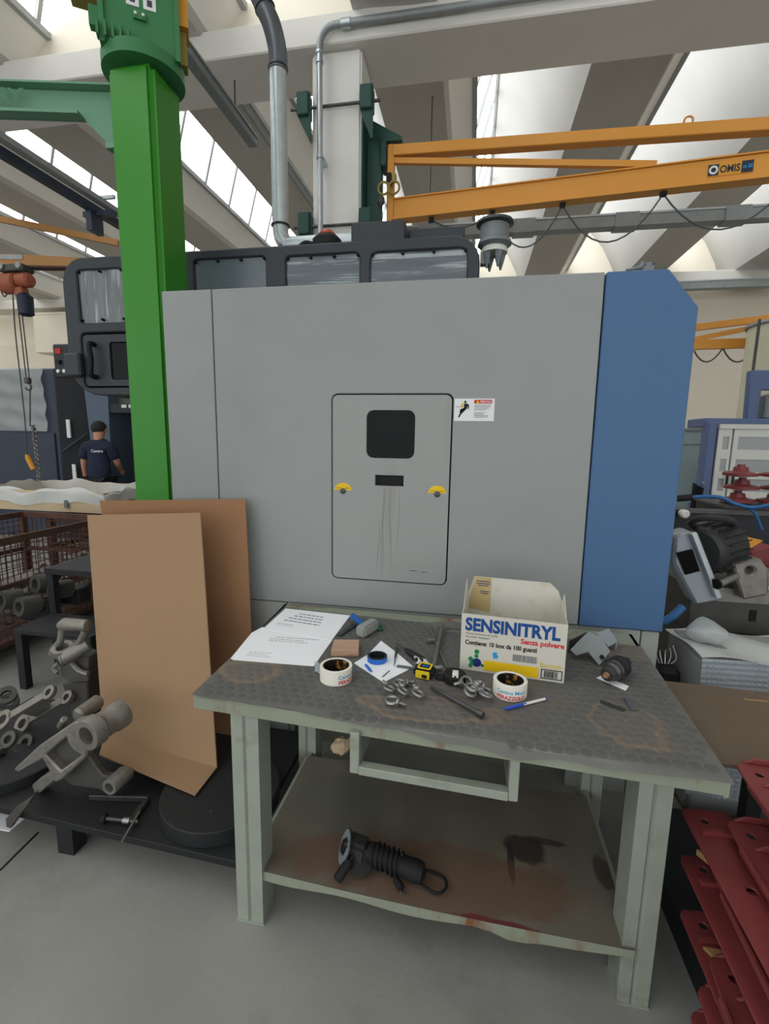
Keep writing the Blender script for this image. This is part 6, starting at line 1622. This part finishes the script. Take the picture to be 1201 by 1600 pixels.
# ------------------------------------------------------------------ machines at the far right
wm = thing('white_machine', 'white and blue machining centre with twin glazed doors at the far right', 'machine', (3.4, 6.3, 0))
YW = 6.0
MB().box(2.61, 2.72, 5.98, 6.14, 0, 1.86).build('blue_column', 'machine_blue', wm, bevel=.02)
MB().box(2.60, 4.6, 6.06, 6.5, 1.80, 1.90).build('blue_header', 'machine_blue', wm, bevel=.01)
MB().box(2.72, 4.6, 6.02, 6.10, 1.00, 1.80).build('backing', 'machine_dark', wm)
def glazed(x0, x1, y, nm):
    d = bpy.data.objects.new('door', None); COL.objects.link(d); d.parent = wm; d.location = V((x0, y, 1.0)) - V(wm.location)
    hs_ = [[(x0 + .05, z), (x1 - .03, z), (x1 - .03, z + .14), (x0 + .05, z + .14)] for z in (1.08, 1.30, 1.55)]
    xz_plate([(x0, 1.0), (x1, 1.0), (x1, 1.78), (x0, 1.78)], hs_, y - .03, .03).build('leaf', 'machine_white', d, bevel=.003)
    for z in (1.08, 1.30, 1.55): MB().box(x0 + .045, x1 - .025, y - .016, y - .010, z - .005, z + .145).build('glass', 'glass_grey', d)
    return d
d1_ = glazed(2.725, 2.865, YW, 'a'); d2_ = glazed(2.88, 4.1, YW, 'b')
for x, d in ((2.845, d1_), (2.905, d2_)):
    MB().tube([(x, YW - .03, 1.14), (x, YW - .07, 1.15), (x, YW - .07, 1.29), (x, YW - .03, 1.30)], .012, 8).build('handle', 'rubber', d)
MB().box(2.72, 4.6, 5.95, 6.02, 1.78, 1.83).build('door_rail', 'machine_white', wm)
MB().box(2.72, 4.6, 5.96, 6.05, .92, .985).build('sill', 'machine_white', wm)
MB().box(2.66, 4.6, 5.98, 6.4, 0, .92).build('base', 'machine_blue', wm, bevel=.02)
for i, w in enumerate((.05, .05, .05)): MB().box(2.84 + i * .065, 2.84 + i * .065 + w, 5.975, 5.98, .80, .87).build('print', 'white_sticker', wm)
MB().plate([(0, 0), (.12, 0), (.12, .33), (1.3, .33), (1.3, .55), (-.02, .55)], [], (3.12, 6.34, 1.90), (1, 0, 0), (0, 0, 1), .09).build('gantry', 'machine_blue', wm, bevel=.01)
MB().box(3.28, 3.38, 6.2, 6.4, 1.9, 2.18).build('fitting', 'lamp_grey', wm, bevel=.02); MB().box(3.40, 4.6, 6.2, 6.45, 1.9, 2.10).build('tank', 'machine_white', wm, bevel=.02)
tkn = thing('storage_tank', 'cream round storage tank behind the blue gantry at the far right', 'tank', (4.3, 8.2, 0))
MB().lathe((4.62, 8.3, 0), (0, 0, 1), [(.56, 0), (.56, 3.36), (.5, 3.42), (.1, 3.5)], 40).build('shell', 'tank_cream', tkn)
MB().torus((4.62, 8.3, 3.38), (0, 0, 1), .57, .03, 40, 6).build('rim', 'galv_dull', tkn)
MB().cyl((4.0, 8.0, 0), (4.0, 8.0, 3.4), .02, n=8).build('pipe', 'cable_grey', tkn)
ts = thing('teal_screen', 'pale teal partition panel between the blue panel and the white machine', 'panel', (2.5, 7, 0))
MB().box(2.6, 3.7, 7.6, 7.65, 0, 1.82).build('sheet', 'teal_screen', ts); MB().box(2.6, 3.7, 7.58, 7.67, 1.79, 1.83).build('rail', 'galv_dull', ts)
MB().box(2.6, 3.7, 7.59, 7.60, 1.60, 1.605).build('seam', 'galv_dull', ts)
jk = thing('black_jacket', 'dark cloth hanging beside the white machine', 'cloth', (2.72, 5.9, 0))
MB().grid(8, 12, lambda u, v: (2.50 + .12 * u - .03 * v * u, 5.93 - .02 * math.sin(u * 9), .75 + .42 * (1 - v) * (1 - .15 * u))).build('cloth', 'black', jk, angle=60)
MB().cyl((2.62, 5.98, 1.17), (2.60, 5.9, 1.17), .012, n=8).build('hook', 'steel', jk)
yj2 = thing('far_wall_jib', 'distant yellow jib crane arm seen right of the blue panel', 'crane', (3.5, 9, 3))
MB().bar((3.553, 9, 3.516), (4.759, 9, 3.643), .1, .10).build('top_beam', 'crane_yellow', yj2)
MB().bar((3.572, 9, 3.332), (4.455, 9, 3.503), .06, .07).build('tie', 'crane_yellow', yj2)
MB().bar((3.582, 9, 3.24), (4.494, 9, 3.253), .1, .15).build('lower_beam', 'crane_yellow', yj2)
f0, f1, f2 = V((3.582, 9, 3.147)), V((4.012, 9, 3.181)), V((4.462, 9, 3.133))
for a, b in ((f0, f1), (f1, f2)): MB().tube([lerp(a, b, t) - V((0, 0, .8 * t * (1 - t))) for t in [j / 8 for j in range(9)]], .012, 6).build('festoon_cable', 'cable_grey', yj2)
import OpenImageIO as oiio, numpy as np, sys
im=oiio.ImageBuf('/workdir/render_main.png').get_pixels(oiio.FLOAT)[:,:,:3]*255
h,w=im.shape[:2]; s=w/1201
for n,x,y in [('panelC',430,560),('panelTop',700,470),('panelLow',800,850),('blue',1000,700),('floorBL',150,1480),('floorC',600,1500),('green low',235,650),('green up',200,250),('pillar',540,200),('beam under',900,60),('beam front',400,80),('ribR',860,250),('slabR',830,150),('card front',220,950),('card back',360,850),('wall L',40,520),('mat',450,1090),('legL',385,1280),('legR',1020,1400),('disc',300,1270),('box front',760,1030),('cabin',450,420),('paper',450,1000),('red',1170,1250),('wallR',1130,600),('shelf',620,1250),('yellow',900,290),('door',600,830),('slabL',330,330)]:
    a=im[int((y-4)*s):int((y+4)*s)+1,int((x-4)*s):int((x+4)*s)+1].mean((0,1)); print(n,(x,y),a.astype(int))
